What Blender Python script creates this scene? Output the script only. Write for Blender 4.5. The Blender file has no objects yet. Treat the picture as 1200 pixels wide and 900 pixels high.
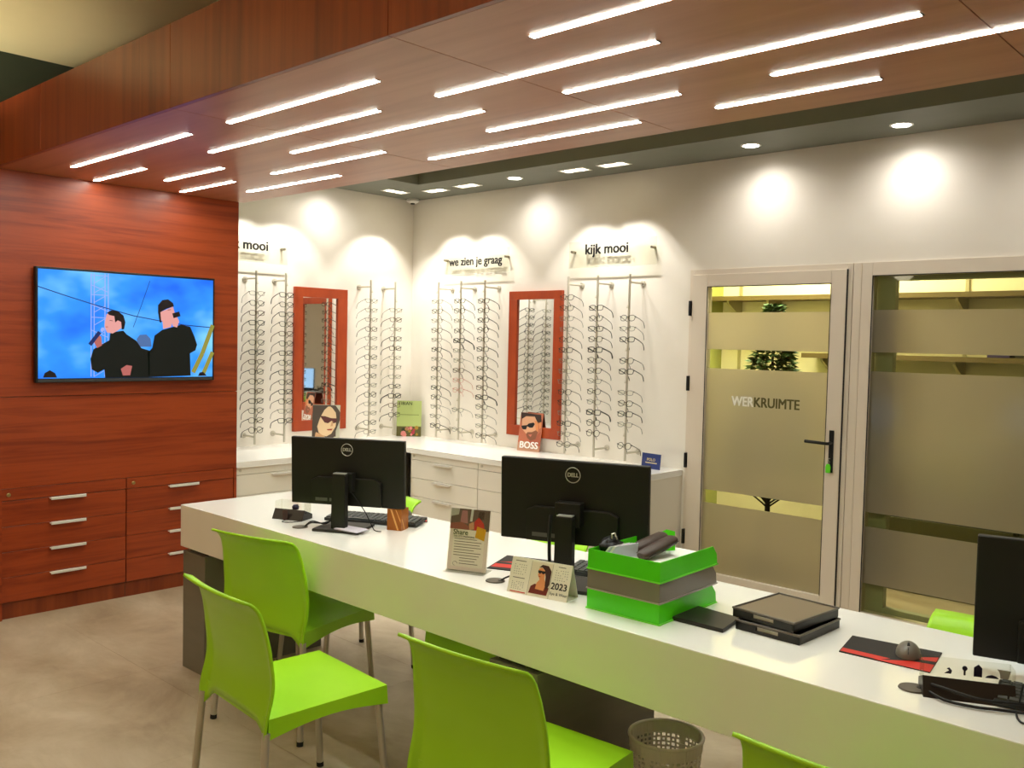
import bpy, bmesh, math, random
from mathutils import Vector, Matrix, Euler
random.seed(7)
PI = math.pi
scn = bpy.context.scene
col = scn.collection

# ---------------------------------------------------------------- camera
FPX, YAW, PITCH, ROLL = 1072.0674, 0.7516, -0.0456, 0.0227
CAM = Vector((5.765, -4.9418, 1.6105))
_f = Vector((-math.sin(YAW) * math.cos(PITCH), math.cos(YAW) * math.cos(PITCH), math.sin(PITCH)))
_r0 = Vector((math.cos(YAW), math.sin(YAW), 0))
_u0 = _r0.cross(_f)
_r = math.cos(ROLL) * _r0 + math.sin(ROLL) * _u0
_u = -math.sin(ROLL) * _r0 + math.cos(ROLL) * _u0
cd = bpy.data.cameras.new('camera')
cd.sensor_width = 36.0
cd.lens = 36.0 * FPX / 1200.0
cd.clip_start = 0.05
cam = bpy.data.objects.new('camera', cd)
cam.matrix_world = Matrix(((_r.x, _u.x, -_f.x, CAM.x), (_r.y, _u.y, -_f.y, CAM.y), (_r.z, _u.z, -_f.z, CAM.z), (0, 0, 0, 1)))
col.objects.link(cam)
scn.camera = cam


def at(u, v, axis, val):
    """point where the photo's pixel ray meets the plane axis = val"""
    d = _f + _r * ((u - 600) / FPX) - _u * ((v - 450) / FPX)
    i = 'xyz'.index(axis)
    return CAM + d * ((val - CAM[i]) / d[i])


# ---------------------------------------------------------------- world, exposure
w = bpy.data.worlds.new('world')
w.use_nodes = True
w.node_tree.nodes['Background'].inputs[0].default_value = (1.0, 0.95, 0.88, 1)
w.node_tree.nodes['Background'].inputs[1].default_value = 0.05
scn.world = w
scn.view_settings.view_transform = 'Standard'
scn.view_settings.look = 'None'
scn.view_settings.gamma = 1.0
scn.view_settings.use_curve_mapping = False
scn.view_settings.exposure = 0.9
scn.cycles.use_denoising = True
scn.cycles.caustics_reflective = False
scn.cycles.caustics_refractive = False
scn.cycles.sample_clamp_indirect = 4.0
scn.cycles.max_bounces = 10
LED_STRENGTH = 36.0
SPOT_W = 13.0
ROUND_W = 1.25
FILL_GLOBE_STRENGTH = 6.0
FILL_UPLIGHT_W = 24.0
WORK_FILL_W = 62.0

# ---------------------------------------------------------------- main planes (metres)
XL, YW = -0.4785, 0.41          # white side wall, white back wall
XW = 0.29                       # face of the wooden television wall
HB, BT = 2.49, 2.815            # underside and top of the wooden ceiling beam
BY0, BY1 = -3.235, -1.725       # beam front and inner edge
HS = 2.84                       # underside of the grey bulkhead
HC = 3.12                       # cream ceiling
DZ, DF = 0.79, 0.588            # desk top, underside of the desk slab
DX0, DX1, DY0, DY1 = 1.60, 6.3, -2.815, -2.115
CZ = 0.767                      # display counter top
YEND = 1.9                      # far wall of the workroom
RX, RY = 7.6, -7.6              # unseen right and rear walls of the shop
WOODY = -1.755                  # end of the wooden wall


# ---------------------------------------------------------------- materials
def lin(h):
    h = h.lstrip('#')
    out = []
    for i in (0, 2, 4):
        c = int(h[i:i + 2], 16) / 255
        out.append(c / 12.92 if c <= 0.04045 else ((c + 0.055) / 1.055) ** 2.4)
    return (*out, 1.0)


MATS = {}


def mat(name, hexc='808080', rough=0.5, metal=0.0, spec=0.5, emit=0.0, coat=0.0, trans=0.0, ior=1.45):
    if name in MATS:
        return MATS[name]
    m = bpy.data.materials.new(name)
    m.use_nodes = True
    b = m.node_tree.nodes['Principled BSDF']
    b.inputs['Base Color'].default_value = lin(hexc)
    b.inputs['Roughness'].default_value = rough
    b.inputs['Metallic'].default_value = metal
    b.inputs['Specular IOR Level'].default_value = spec
    b.inputs['Coat Weight'].default_value = coat
    b.inputs['Coat Roughness'].default_value = 0.12
    b.inputs['Transmission Weight'].default_value = trans
    b.inputs['IOR'].default_value = ior
    if emit:
        b.inputs['Emission Color'].default_value = lin(hexc)
        b.inputs['Emission Strength'].default_value = emit
    MATS[name] = m
    return m


def ramp_noise(m, colors, scale, nscale=1.0, detail=5.0, rough=0.6, dist=0.0, bump=0.0, pos=(0.3, 0.7), per_object=False, world=False):
    """drive a material's base colour with stretched noise"""
    nt = m.node_tree
    b = nt.nodes['Principled BSDF']
    tc = nt.nodes.new('ShaderNodeTexCoord')
    mp = nt.nodes.new('ShaderNodeMapping')
    mp.inputs['Scale'].default_value = scale
    nz = nt.nodes.new('ShaderNodeTexNoise')
    nz.inputs['Scale'].default_value = nscale
    nz.inputs['Detail'].default_value = detail
    nz.inputs['Roughness'].default_value = rough
    nz.inputs['Distortion'].default_value = dist
    rp = nt.nodes.new('ShaderNodeValToRGB')
    el = rp.color_ramp.elements
    el[0].position, el[0].color = pos[0], lin(colors[0])
    el[1].position, el[1].color = pos[1], lin(colors[-1])
    for i, c in enumerate(colors[1:-1]):
        e = el.new(pos[0] + (pos[1] - pos[0]) * (i + 1) / (len(colors) - 1))
        e.color = lin(c)
    if world:
        nt.links.new(nt.nodes.new('ShaderNodeNewGeometry').outputs['Position'], mp.inputs['Vector'])
    else:
        nt.links.new(tc.outputs['Object'], mp.inputs['Vector'])
    if per_object:
        oi = nt.nodes.new('ShaderNodeObjectInfo')
        vm = nt.nodes.new('ShaderNodeVectorMath')
        vm.operation = 'SCALE'
        vm.inputs[0].default_value = (37.0, 19.0, 11.0)
        nt.links.new(oi.outputs['Random'], vm.inputs['Scale'])
        nt.links.new(vm.outputs[0], mp.inputs['Location'])
    nt.links.new(mp.outputs[0], nz.inputs['Vector'])
    nt.links.new(nz.outputs['Fac'], rp.inputs[0])
    nt.links.new(rp.outputs[0], b.inputs['Base Color'])
    if bump:
        bp = nt.nodes.new('ShaderNodeBump')
        bp.inputs['Strength'].default_value = bump
        bp.inputs['Distance'].default_value = 0.002
        nt.links.new(nz.outputs['Fac'], bp.inputs['Height'])
        nt.links.new(bp.outputs[0], b.inputs['Normal'])
    return m


WOOD = ['6e2811', '863415', '983f1a', '8d3816']
wood_y = ramp_noise(mat('cherry wood laminate, grain sideways', rough=0.34, spec=0.4), WOOD, (9, 0.7, 14), 1.6, 7, 0.62, 0.6, pos=(0.28, 0.72), per_object=True)
wood_z = ramp_noise(mat('cherry wood laminate, grain upright', rough=0.3, spec=0.4), ['6a2a14', '7f3819', '8e421e'], (11, 9, 0.5), 1.4, 7, 0.6, 0.4, per_object=True)
wood_x = ramp_noise(mat('cherry wood laminate, grain lengthwise', rough=0.36, spec=0.6), ['a06040', 'ae6e4d', 'b67656'], (0.6, 8, 8), 1.3, 6, 0.6, 0.5, per_object=True)  # beam underside lightened: white wall's reflected light is in the base colour
wood_red = ramp_noise(mat('red stained mirror frame wood', rough=0.4), ['933510', 'a03c13', 'aa4417'], (5, 5, 2), 2.0, 5)
white_wall = ramp_noise(mat('white painted plaster', rough=0.75, spec=0.25), ['e6ded0', 'ebe4d8'], (1, 1, 1), 2.0, 3, bump=0.04)
grey_paint = ramp_noise(mat('olive grey painted board', rough=0.6, spec=0.3), ['75776c', '7b7d72'], (1, 1, 1), 3.0, 3)
cream_paint = ramp_noise(mat('cream painted ceiling', rough=0.8, spec=0.2), ['e2d69f', 'e8dca6'], (1, 1, 1), 1.5, 3)
green_paint = ramp_noise(mat('dark green painted wall', rough=0.6, spec=0.3), ['3c463c', '434d42'], (1, 1, 1), 2.0, 3)
floor_mat = ramp_noise(mat('concrete look floor tile', rough=0.38, spec=0.45), ['8f7c63', 'a8957a', 'b8a78d', 'c9baa2'], (1, 1.6, 1), 1.5, 10, 0.64, 0.4, pos=(0.28, 0.72), world=True)
joint_mat = mat('floor joint', 'a8957c', 0.6)
desk_white = ramp_noise(mat('white solid surface', rough=0.16, spec=0.5, coat=0.3), ['efece4', 'f2efe8'], (1, 1, 1), 2.0, 2)
desk_grey = ramp_noise(mat('anthracite desk panel', rough=0.35, spec=0.5), ['6f6b60', '767266'], (1, 1, 6), 3.0, 3)
cab_white = ramp_noise(mat('off-white cabinet lacquer', rough=0.4), ['e3dccd', 'e8e2d4'], (1, 1, 1), 2.0, 2)
shadow_gap = mat('dark gap shade', '2b2824', 0.7)  # dark colour stands for the shade in the gap above the desk legs
upvc = ramp_noise(mat('cream plastic door profile', rough=0.35), ['d9cbb8', 'ddd0be'], (1, 1, 1), 2.0, 2)
steel = mat('brushed aluminium', 'c6bfae', 0.36, 0.45)
handle_m = mat('satin handle alloy', 'f2ece2', 0.3, 0.15)
stand_m = mat('dull nickel', '8d8575', 0.35, 0.7)
chair_green = ramp_noise(mat('lime green plastic', rough=0.32, spec=0.45), ['a0da20', 'a7e028'], (1, 1, 1), 3.0, 2)
chair_leg_m = mat('anodised aluminium tube', 'c6c0b4', 0.35, 0.6)
black_plastic = mat('black plastic', '141312', 0.35, spec=0.4)
dark_plastic = mat('charcoal plastic', '26241f', 0.45, spec=0.4)
rubber = mat('dark rubber', '191816', 0.7)
cable_m = mat('black cable sheath', '0e0d0c', 0.5)
led_m = mat('led diffuser', 'f8fff4', 0.5, emit=LED_STRENGTH)
mirror_m = mat('mirror silvering', 'f4f4f2', 0.02, 1.0)
brass = mat('brass lock', 'b09a62', 0.35, 0.9)
paper_w = mat('white paper', 'efece4', 0.7)
tray_green = mat('bright green polystyrene', '4fd312', 0.3, spec=0.5)
tray_smoke = mat('smoke grey polystyrene', '8c8276', 0.2, trans=0.25)
bin_m = mat('taupe plastic bin', 'ece4d4', 0.45)
lamp_trim = mat('white lamp trim', 'e9e6df', 0.5)


def glassy(name, tint, refl=0.4, rough=0.02, strength=0.9):
    """clear sheet: mostly transparent with a thin reflection"""
    if name in MATS:
        return MATS[name]
    m = bpy.data.materials.new(name)
    m.use_nodes = True
    nt = m.node_tree
    nt.nodes.remove(nt.nodes['Principled BSDF'])
    tr = nt.nodes.new('ShaderNodeBsdfTransparent')
    c = lin(tint)
    tr.inputs[0].default_value = (c[0] * strength, c[1] * strength, c[2] * strength, 1)
    gl = nt.nodes.new('ShaderNodeBsdfGlossy')
    gl.inputs['Roughness'].default_value = rough
    lw = nt.nodes.new('ShaderNodeLayerWeight')
    lw.inputs[0].default_value = 0.5
    pw = nt.nodes.new('ShaderNodeMath')
    pw.operation = 'POWER'
    pw.inputs[1].default_value = 3.0
    ml = nt.nodes.new('ShaderNodeMath')
    ml.operation = 'MULTIPLY_ADD'
    ml.inputs[1].default_value = refl
    ml.inputs[2].default_value = refl * 0.06
    mx = nt.nodes.new('ShaderNodeMixShader')
    nt.links.new(lw.outputs['Facing'], pw.inputs[0])
    nt.links.new(pw.outputs[0], ml.inputs[0])
    nt.links.new(ml.outputs[0], mx.inputs[0])
    nt.links.new(tr.outputs[0], mx.inputs[1])
    nt.links.new(gl.outputs[0], mx.inputs[2])
    nt.links.new(mx.outputs[0], nt.nodes['Material Output'].inputs[0])
    MATS[name] = m
    return m


def frosted(name):
    m = bpy.data.materials.new(name)
    m.use_nodes = True
    nt = m.node_tree
    nt.nodes.remove(nt.nodes['Principled BSDF'])
    rf = nt.nodes.new('ShaderNodeBsdfRefraction')
    rf.inputs['Color'].default_value = lin('dcd7c2')
    rf.inputs['Roughness'].default_value = 0.55
    rf.inputs['IOR'].default_value = 1.25
    df = nt.nodes.new('ShaderNodeBsdfDiffuse')
    df.inputs['Color'].default_value = lin('bbb29c')
    tl = nt.nodes.new('ShaderNodeBsdfTranslucent')
    tl.inputs['Color'].default_value = lin('ded7bc')
    gl = nt.nodes.new('ShaderNodeBsdfGlossy')
    gl.inputs['Roughness'].default_value = 0.12
    m1 = nt.nodes.new('ShaderNodeMixShader')
    m1.inputs[0].default_value = 0.55
    m2 = nt.nodes.new('ShaderNodeMixShader')
    m2.inputs[0].default_value = 0.4
    m3 = nt.nodes.new('ShaderNodeMixShader')
    m3.inputs[0].default_value = 0.04
    nt.links.new(df.outputs[0], m1.inputs[1])
    nt.links.new(tl.outputs[0], m1.inputs[2])
    nt.links.new(m1.outputs[0], m2.inputs[1])
    nt.links.new(rf.outputs[0], m2.inputs[2])
    nt.links.new(m2.outputs[0], m3.inputs[1])
    nt.links.new(gl.outputs[0], m3.inputs[2])
    nt.links.new(m3.outputs[0], nt.nodes['Material Output'].inputs[0])
    return m


clear_glass = glassy('clear green tinted glass', 'eef0dc', strength=0.97)
acrylic = glassy('clear acrylic', 'fafaf6', 0.12, strength=0.99)
lens_m = glassy('spectacle lens', 'f8faf6', 0.15, strength=0.99)
frost_m = frosted('frosted glass film')


# ---------------------------------------------------------------- mesh helpers
class MB:
    def __init__(s):
        s.v, s.f = [], []

    def add(s, vs, fs):
        o = len(s.v)
        s.v += [tuple(p) for p in vs]
        s.f += [tuple(i + o for i in f) for f in fs]
        return s

    def box(s, x0, x1, y0, y1, z0, z1, M=None):
        vs = [Vector((x, y, z)) for z in (z0, z1) for y in (y0, y1) for x in (x0, x1)]
        if M is not None:
            vs = [M @ p for p in vs]
        return s.add(vs, [(0, 2, 3, 1), (4, 5, 7, 6), (0, 1, 5, 4), (2, 6, 7, 3), (0, 4, 6, 2), (1, 3, 7, 5)])

    def tube(s, pts, r, n=8, closed=False, cap=True):
        pts = [Vector(p) for p in pts]
        k = len(pts)
        rs = r if isinstance(r, (list, tuple)) else [r] * k
        rings = []
        ref = None
        for i, p in enumerate(pts):
            a = pts[(i - 1) % k] if (closed or i > 0) else p
            b = pts[(i + 1) % k] if (closed or i < k - 1) else p
            d = (b - a).normalized()
            if ref is None:
                ref = Vector((0, 0, 1)) if abs(d.z) < 0.9 else Vector((1, 0, 0))
            e1 = (ref - d * ref.dot(d))
            if e1.length < 1e-6:
                e1 = d.orthogonal()
            e1.normalize()
            ref = e1
            e2 = d.cross(e1)
            rings.append([p + (e1 * math.cos(2 * PI * j / n) + e2 * math.sin(2 * PI * j / n)) * rs[i] for j in range(n)])
        vs = [q for rg in rings for q in rg]
        fs = []
        for i in range(k if closed else k - 1):
            i2 = (i + 1) % k
            for j in range(n):
                j2 = (j + 1) % n
                fs.append((i * n + j, i * n + j2, i2 * n + j2, i2 * n + j))
        if cap and not closed:
            fs.append(tuple(range(n - 1, -1, -1)))
            fs.append(tuple((k - 1) * n + j for j in range(n)))
        return s.add(vs, fs)

    def lathe(s, prof, c=(0, 0, 0), n=24, M=None):
        vs = []
        for r, z in prof:
            for j in range(n):
                p = Vector((c[0] + r * math.cos(2 * PI * j / n), c[1] + r * math.sin(2 * PI * j / n), c[2] + z))
                vs.append(M @ p if M is not None else p)
        fs = []
        for i in range(len(prof) - 1):
            for j in range(n):
                j2 = (j + 1) % n
                fs.append((i * n + j, i * n + j2, (i + 1) * n + j2, (i + 1) * n + j))
        if prof[0][0] > 1e-5:
            fs.append(tuple(range(n - 1, -1, -1)))
        if prof[-1][0] > 1e-5:
            fs.append(tuple((len(prof) - 1) * n + j for j in range(n)))
        return s.add(vs, fs)

    def prism(s, poly, d0, d1, M=None):
        """poly in local x,z plane, extruded along y from d0 to d1"""
        a = sum(poly[i][0] * poly[(i + 1) % len(poly)][1] - poly[(i + 1) % len(poly)][0] * poly[i][1] for i in range(len(poly)))
        if a < 0:
            poly = poly[::-1]
        n = len(poly)
        vs = [Vector((x, d0, z)) for x, z in poly] + [Vector((x, d1, z)) for x, z in poly]
        if M is not None:
            vs = [M @ p for p in vs]
        fs = [tuple(range(n)), tuple(range(2 * n - 1, n - 1, -1))]
        for i in range(n):
            j = (i + 1) % n
            fs.append((j, i, n + i, n + j))
        return s.add(vs, fs)

    def mesh(s, name, bevel=0.0, seg=2, smooth=False):
        me = bpy.data.meshes.new(name)
        me.from_pydata(s.v, [], s.f)
        bm = bmesh.new()
        bm.from_mesh(me)
        if bevel:
            bmesh.ops.bevel(bm, geom=list(bm.edges), offset=bevel, segments=seg, affect='EDGES', profile=0.6, clamp_overlap=True)
        bmesh.ops.recalc_face_normals(bm, faces=list(bm.faces))
        if smooth:
            for f in bm.faces:
                f.smooth = True
            for e in bm.edges:
                if len(e.link_faces) == 2 and e.calc_face_angle(0) > 0.7:
                    e.smooth = False
        bm.to_mesh(me)
        bm.free()
        return me

    def build(s, name, m, parent=None, bevel=0.0, seg=2, smooth=False):
        return obj(name, s.mesh(name, bevel, seg, smooth), m, parent)


def obj(name, me, m, parent=None):
    o = bpy.data.objects.new(name, me)
    if m is not None:
        me.materials.clear()
        me.materials.append(m)
    if parent is not None:
        o.parent = parent
    col.objects.link(o)
    return o


def tag(o, label, cat, group=None, kind=None):
    o['label'] = label
    o['category'] = cat
    if group:
        o['group'] = group
    if kind:
        o['kind'] = kind
    return o


def thing(name, label, cat, loc=(0, 0, 0), rz=0.0, rx=0.0, group=None):
    o = bpy.data.objects.new(name, None)
    o.empty_display_size = 0.05
    o.location = loc
    o.rotation_euler = Euler((rx, 0, rz))
    col.objects.link(o)
    return tag(o, label, cat, group)


def struct(name, mb, m, bevel=0.0, parent=None):
    o = mb.build(name, m, parent, bevel)
    if parent is None:
        o['kind'] = 'structure'
    return o


def copy_tree(o, parent=None):
    c = o.copy()
    col.objects.link(c)
    if parent is not None:
        c.parent = parent
    for ch in list(o.children):
        copy_tree(ch, c)
    return c


def bake(o):
    """apply an object's modifiers to its mesh"""
    bpy.context.view_layer.update()
    dg = bpy.context.evaluated_depsgraph_get()
    me = bpy.data.meshes.new_from_object(o.evaluated_get(dg))
    o.modifiers.clear()
    o.data = me
    return o


def box(name, m, parent, x0, x1, y0, y1, z0, z1, bevel=0.0):
    return MB().box(x0, x1, y0, y1, z0, z1).build(name, m, parent, bevel)


def T(x, y, z):
    return Matrix.Translation((x, y, z))


def text(name, body, size, m, parent, M, bold=0.0, depth=0.0006, align='CENTER', sx=1.0, fit=None):
    """lettering: local x right, z up, facing -y, placed by M in the parent's frame"""
    cu = bpy.data.curves.new(name, 'FONT')
    cu.body = body
    cu.size = size
    cu.align_x = align
    cu.align_y = 'CENTER'
    cu.extrude = depth / 2
    cu.resolution_u = 3
    tmp = bpy.data.objects.new(name, cu)
    col.objects.link(tmp)
    bpy.context.view_layer.update()
    me = bpy.data.meshes.new_from_object(tmp.evaluated_get(bpy.context.evaluated_depsgraph_get()))
    bpy.data.objects.remove(tmp)
    bpy.data.curves.remove(cu)
    if fit:
        xs = [v.co.x for v in me.vertices]
        sx = fit / (max(xs) - min(xs))
        me.transform(T(-min(xs), 0, 0))
    if bold:
        bm = bmesh.new()
        for dx_, dy_ in ((-1, -0.5), (1, -0.5), (-1, 0.5), (1, 0.5), (0, 0)):
            c_ = me.copy()
            c_.transform(T(dx_ * bold, dy_ * bold, 0.00002 * (dx_ + 2 * dy_)))
            bm.from_mesh(c_)
            bpy.data.meshes.remove(c_)
        bm.to_mesh(me)
        bm.free()
    me.transform(M @ Matrix.Rotation(PI / 2, 4, 'X') @ Matrix.Diagonal((sx, 1, 1, 1)))
    return obj(name, me, m, parent)


def split_words(o, gap):
    """one part for each word of a line of lettering"""
    me = o.data
    iv = sorted((min(me.vertices[i].co.x for i in p.vertices), max(me.vertices[i].co.x for i in p.vertices), p.index) for p in me.polygons)
    words, right = [], None
    for a, b, i in iv:
        if right is None or a - right > gap:
            words.append([])
            right = b
        words[-1].append(i)
        right = max(right, b)
    for wd in words[1:]:
        keep = set(wd)
        part = me.copy()
        bm = bmesh.new()
        bm.from_mesh(part)
        bmesh.ops.delete(bm, geom=[f for f in bm.faces if f.index not in keep], context='FACES')
        bm.to_mesh(part)
        bm.free()
        n = bpy.data.objects.new(o.name.split('.')[0], part)
        n.parent = o.parent
        col.objects.link(n)
    keep = set(words[0])
    bm = bmesh.new()
    bm.from_mesh(me)
    bmesh.ops.delete(bm, geom=[f for f in bm.faces if f.index not in keep], context='FACES')
    bm.to_mesh(me)
    bm.free()


def circle(cx, cz, rx, rz=None, n=20, a0=0.0, a1=2 * PI):
    rz = rx if rz is None else rz
    full = abs(a1 - a0 - 2 * PI) < 1e-6
    k = n if full else n + 1
    return [(cx + rx * math.cos(a0 + (a1 - a0) * i / n), cz + rz * math.sin(a0 + (a1 - a0) * i / n)) for i in range(k)]


def light(name, kind, power, loc, direction=(0, 0, -1), size=0.05, angle=80, blend=0.3, color=(1, 0.97, 0.92), parent=None, size_y=None):
    d = bpy.data.lights.new(name, kind)
    d.energy = power
    d.color = color
    if kind == 'SPOT':
        d.spot_size = math.radians(angle)
        d.spot_blend = blend
        d.shadow_soft_size = size
    elif kind == 'AREA':
        d.size = size
        if size_y:
            d.shape = 'RECTANGLE'
            d.size_y = size_y
    o = bpy.data.objects.new(name, d)
    o.location = loc
    o.rotation_euler = Vector(direction).to_track_quat('-Z', 'Y').to_euler()
    if parent is not None:
        o.parent = parent
    col.objects.link(o)
    return o


# ================================================================ the setting
# floor of large tiles with thin joints
floor = struct('floor', MB().box(XL - 0.2, RX + 0.1, RY - 0.1, YEND + 0.2, -0.06, -0.0015), joint_mat)
TS = 0.96
tile_cache = {}
for i in range(-2, 9):
    for j in range(-6, 6):
        x0, x1 = 0.6 + TS * i, 0.6 + TS * (i + 1)
        y0, y1 = -2.965 + TS * j, -2.965 + TS * (j + 1)
        x0, x1 = max(x0, XL - 0.15), min(x1, RX)
        y0, y1 = max(y0, RY), min(y1, YEND + 0.1)
        if x1 - x0 < 0.02 or y1 - y0 < 0.02:
            continue
        key = (round(x1 - x0, 3), round(y1 - y0, 3))
        if key not in tile_cache:
            g = 0.0004
            me = MB().box(g, key[0] - g, g, key[1] - g, -0.0015, 0.0).mesh('floor_tile')
            me.materials.append(floor_mat)
            tile_cache[key] = me
        o = bpy.data.objects.new('floor_tile', tile_cache[key])
        o.location = (x0, y0, 0)
        o.parent = floor
        col.objects.link(o)

DFX0, DFX1, DFZ = 2.399, 3.543, 2.124      # door frame
struct('wall_back', MB().box(XL - 0.15, DFX0, YW, YW + 0.14, 0, HC).box(DFX0, RX, YW, YW + 0.14, DFZ, HC).box(6.2, RX, YW, YW + 0.14, 0, DFZ), white_wall)
struct('wall_left', MB().box(XL - 0.15, XL, -1.9, YW, 0, HC), white_wall)
struct('wall_right', MB().box(RX, RX + 0.1, RY, YEND + 0.1, 0, HC), white_wall)
struct('wall_front', MB().box(XL - 0.2, RX + 0.1, RY - 0.1, RY, 0, HC), white_wall)
struct('ceiling', MB().box(XL - 0.2, RX + 0.1, RY - 0.1, YEND + 0.2, HC, HC + 0.08), cream_paint)
# the wall that carries the television: dark upper band, wooden panels below
tvw = struct('wall_tv', MB().box(XL, XW - 0.02, RY, WOODY, 0, HB).box(XL, XW, RY, WOODY - 0.004, HB, HC), green_paint)
for z0, z1 in ((0.735, 1.243), (1.246, HB)):
    MB().box(XW - 0.02, XW, -3.7, WOODY, z0, z1).build('wood_panel', wood_y, tvw, 0.0008, 1)
    for k in range(3):
        MB().box(XW - 0.02, XW, -3.703 - 1.3 * (k + 1), -3.703 - 1.3 * k, z0, z1).build('wood_panel', wood_y, tvw)
MB().box(XW - 0.018, XW + 0.002, WOODY - 0.018, WOODY, 0.0, 0.735).build('end_panel', wood_y, tvw)
MB().box(XW - 0.03, XW + 0.012, -3.214, -3.194, 0.0, 0.735).build('end_panel', wood_y, tvw)
MB().box(XW - 0.02, XW, RY, -3.214, 0.0, 0.735).build('wood_panel', wood_y, tvw)

# wooden ceiling beam with separate cladding panels
beam = struct('trim_ceiling_beam', MB().box(XW, RX, BY0 + 0.02, BY1 - 0.001, HB + 0.02, BT), wood_z)
seams = [XW, 0.985, 2.315, 3.645, 4.975, 6.305, RX]
for a, b in zip(seams[:-1], seams[1:]):
    g = 0.0012
    MB().box(a + g, b - g, BY0, BY0 + 0.02, HB, BT).build('front_panel', wood_z, beam, 0.0006, 1)
    if a == XW:
        continue
for a, b in zip([XW, 2.315, 3.645, 4.975, 6.305], [2.315, 3.645, 4.975, 6.305, RX]):
    MB().box(a + 0.0015, b - 0.0015, BY0 + 0.021, BY1, HB, HB + 0.019).build('underside_panel', wood_x, beam, 0.0006, 1)

# grey dropped bulkhead that runs round the display walls
BE, BX = -0.13, 0.20
struct('trim_bulkhead', MB().box(XL, RX, BE, YW, HS, HC).box(XL, BX, WOODY, BE, HS, HC), grey_paint)

# workroom behind the glass
struct('wall_workroom', MB().box(1.68, 3.05, YEND, YEND + 0.1, 0, HC).box(3.05, RX, YEND, YEND + 0.1, 0, HC), mat('cream workroom paint', 'efe7cc', 0.8))
struct('wall_workroom_side', MB().box(1.68, 1.78, YW + 0.14, YEND, 0, HC), mat('lime workroom paint', 'a2a65c', 0.8))

# ---------------------------------------------------------------- door and glazed screen in the back wall
fr = thing('door_1', 'cream framed glass door with frosted bands reading werkruimte', 'door', (0, 0, 0))
del fr['category']
fr['kind'] = 'structure'
FY0, FY1 = YW - 0.012, YW + 0.06
m = MB()
m.box(DFX0, DFX0 + 0.045, FY0, FY1, 0, DFZ).box(3.487, 3.515, FY0, FY1, 0, DFZ).box(DFX0 + 0.045, 3.487, FY0, FY1, DFZ - 0.04, DFZ)
m.build('door_frame', upvc, fr, 0.003)
LX0, LX1, LZ1 = DFX0 + 0.03, 3.484, DFZ - 0.035        # leaf
GX0, GX1, GZ0, GZ1 = 2.543, 3.392, 0.11, 2.007         # its glass
LYa, LYb = YW - 0.03, YW + 0.035
m = MB()
m.box(LX0, GX0, LYa, LYb, 0.01, LZ1).box(GX1, LX1, LYa, LYb, 0.01, LZ1).box(GX0, GX1, LYa, LYb, GZ1, LZ1).box(GX0, GX1, LYa, LYb, 0.01, GZ0)
leaf = m.build('door_leaf', upvc, fr, 0.004)
m = MB()
for a in (GX0 - 0.001, GX1 - 0.003):
    m.box(a, a + 0.004, LYa - 0.0006, LYa + 0.003, GZ0, GZ1)
m.box(GX0, GX1, LYa - 0.0006, LYa + 0.003, GZ1 - 0.003, GZ1 + 0.001)
m.box(LX1 - 0.001, LX1 + 0.003, LYa + 0.004, LYa + 0.02, 0.01, LZ1)
m.build('gasket', rubber, leaf)


def glazed(parent, x0, x1, z0, z1, y, bands):
    """pane with frosted film bands; the clear stripes are left between them"""
    zz = sorted(bands)
    prev = z0
    for a, b in zz + [(z1, z1)]:
        if a - prev > 0.002:
            MB().box(x0, x1, y, y + 0.006, prev, a).build('frosted_pane', frost_m, parent)
        if b > a:
            MB().box(x0, x1, y, y + 0.006, a, b).build('clear_pane', clear_glass, parent)
        prev = b


glazed(leaf, GX0, GX1, GZ0, GZ1, YW - 0.005, [(0.570, 0.657), (1.469, 1.595), (1.837, GZ1)])
MX = 2.972
t1 = text('lettering', 'WER', 0.088, mat('letter cut-out painted bright', 'fffdf0', 0.5), leaf, T(2.738, YW - 0.0055, 1.258), 0.0028, align='LEFT', fit=0.155)  # clear cut-out letters; the lit room behind is painted as pale colour
t2 = text('lettering', 'KRUIMTE', 0.088, mat('letter cut-out painted dark', '5f5a34', 0.4), leaf, T(2.900, YW - 0.0055, 1.258), 0.0028, align='LEFT', fit=0.306)  # clear cut-out letters; the dark view behind is painted as colour
for z in (1.866, 1.361, 0.84, 0.32):
    MB().box(2.409, 2.424, YW - 0.04, YW - 0.01, z - 0.05, z + 0.05).build('hinge', black_plastic, fr, 0.002)
hd = MB().box(3.418, 3.446, LYa - 0.008, LYa, 0.87, 1.125).build('handle_plate', black_plastic, fr, 0.002)
m = MB()
m.tube([(3.432, LYa - 0.006, 1.048), (3.432, LYa - 0.055, 1.048), (3.425, LYa - 0.06, 1.048), (3.29, LYa - 0.06, 1.052)], 0.0095, 10)
m.build('lever', black_plastic, hd, smooth=True)
# key with lime tag hanging in the lock
k = thing('key_tag', 'small lime green key tag hanging from the workroom door lock', 'key tag', (3.428, LYa - 0.012, 0.955))
MB().tube([(0, 0.004, 0.0), (0, -0.022, 0.0)], 0.003, 8).build('key', steel, k)
m = MB()
m.prism([(-0.014, -0.085), (0.014, -0.085), (0.016, -0.05), (0.01, -0.032), (-0.01, -0.032), (-0.016, -0.05)], -0.02, -0.013)
m.build('tag', mat('lime tag plastic', '63dd22', 0.4), k, 0.002)
MB().tube([(0.008 * math.cos(a), -0.017, -0.02 + 0.012 * math.sin(a)) for a in [2 * PI * i / 12 for i in range(12)]], 0.0012, 6, closed=True).build('ring', steel, k)

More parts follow.
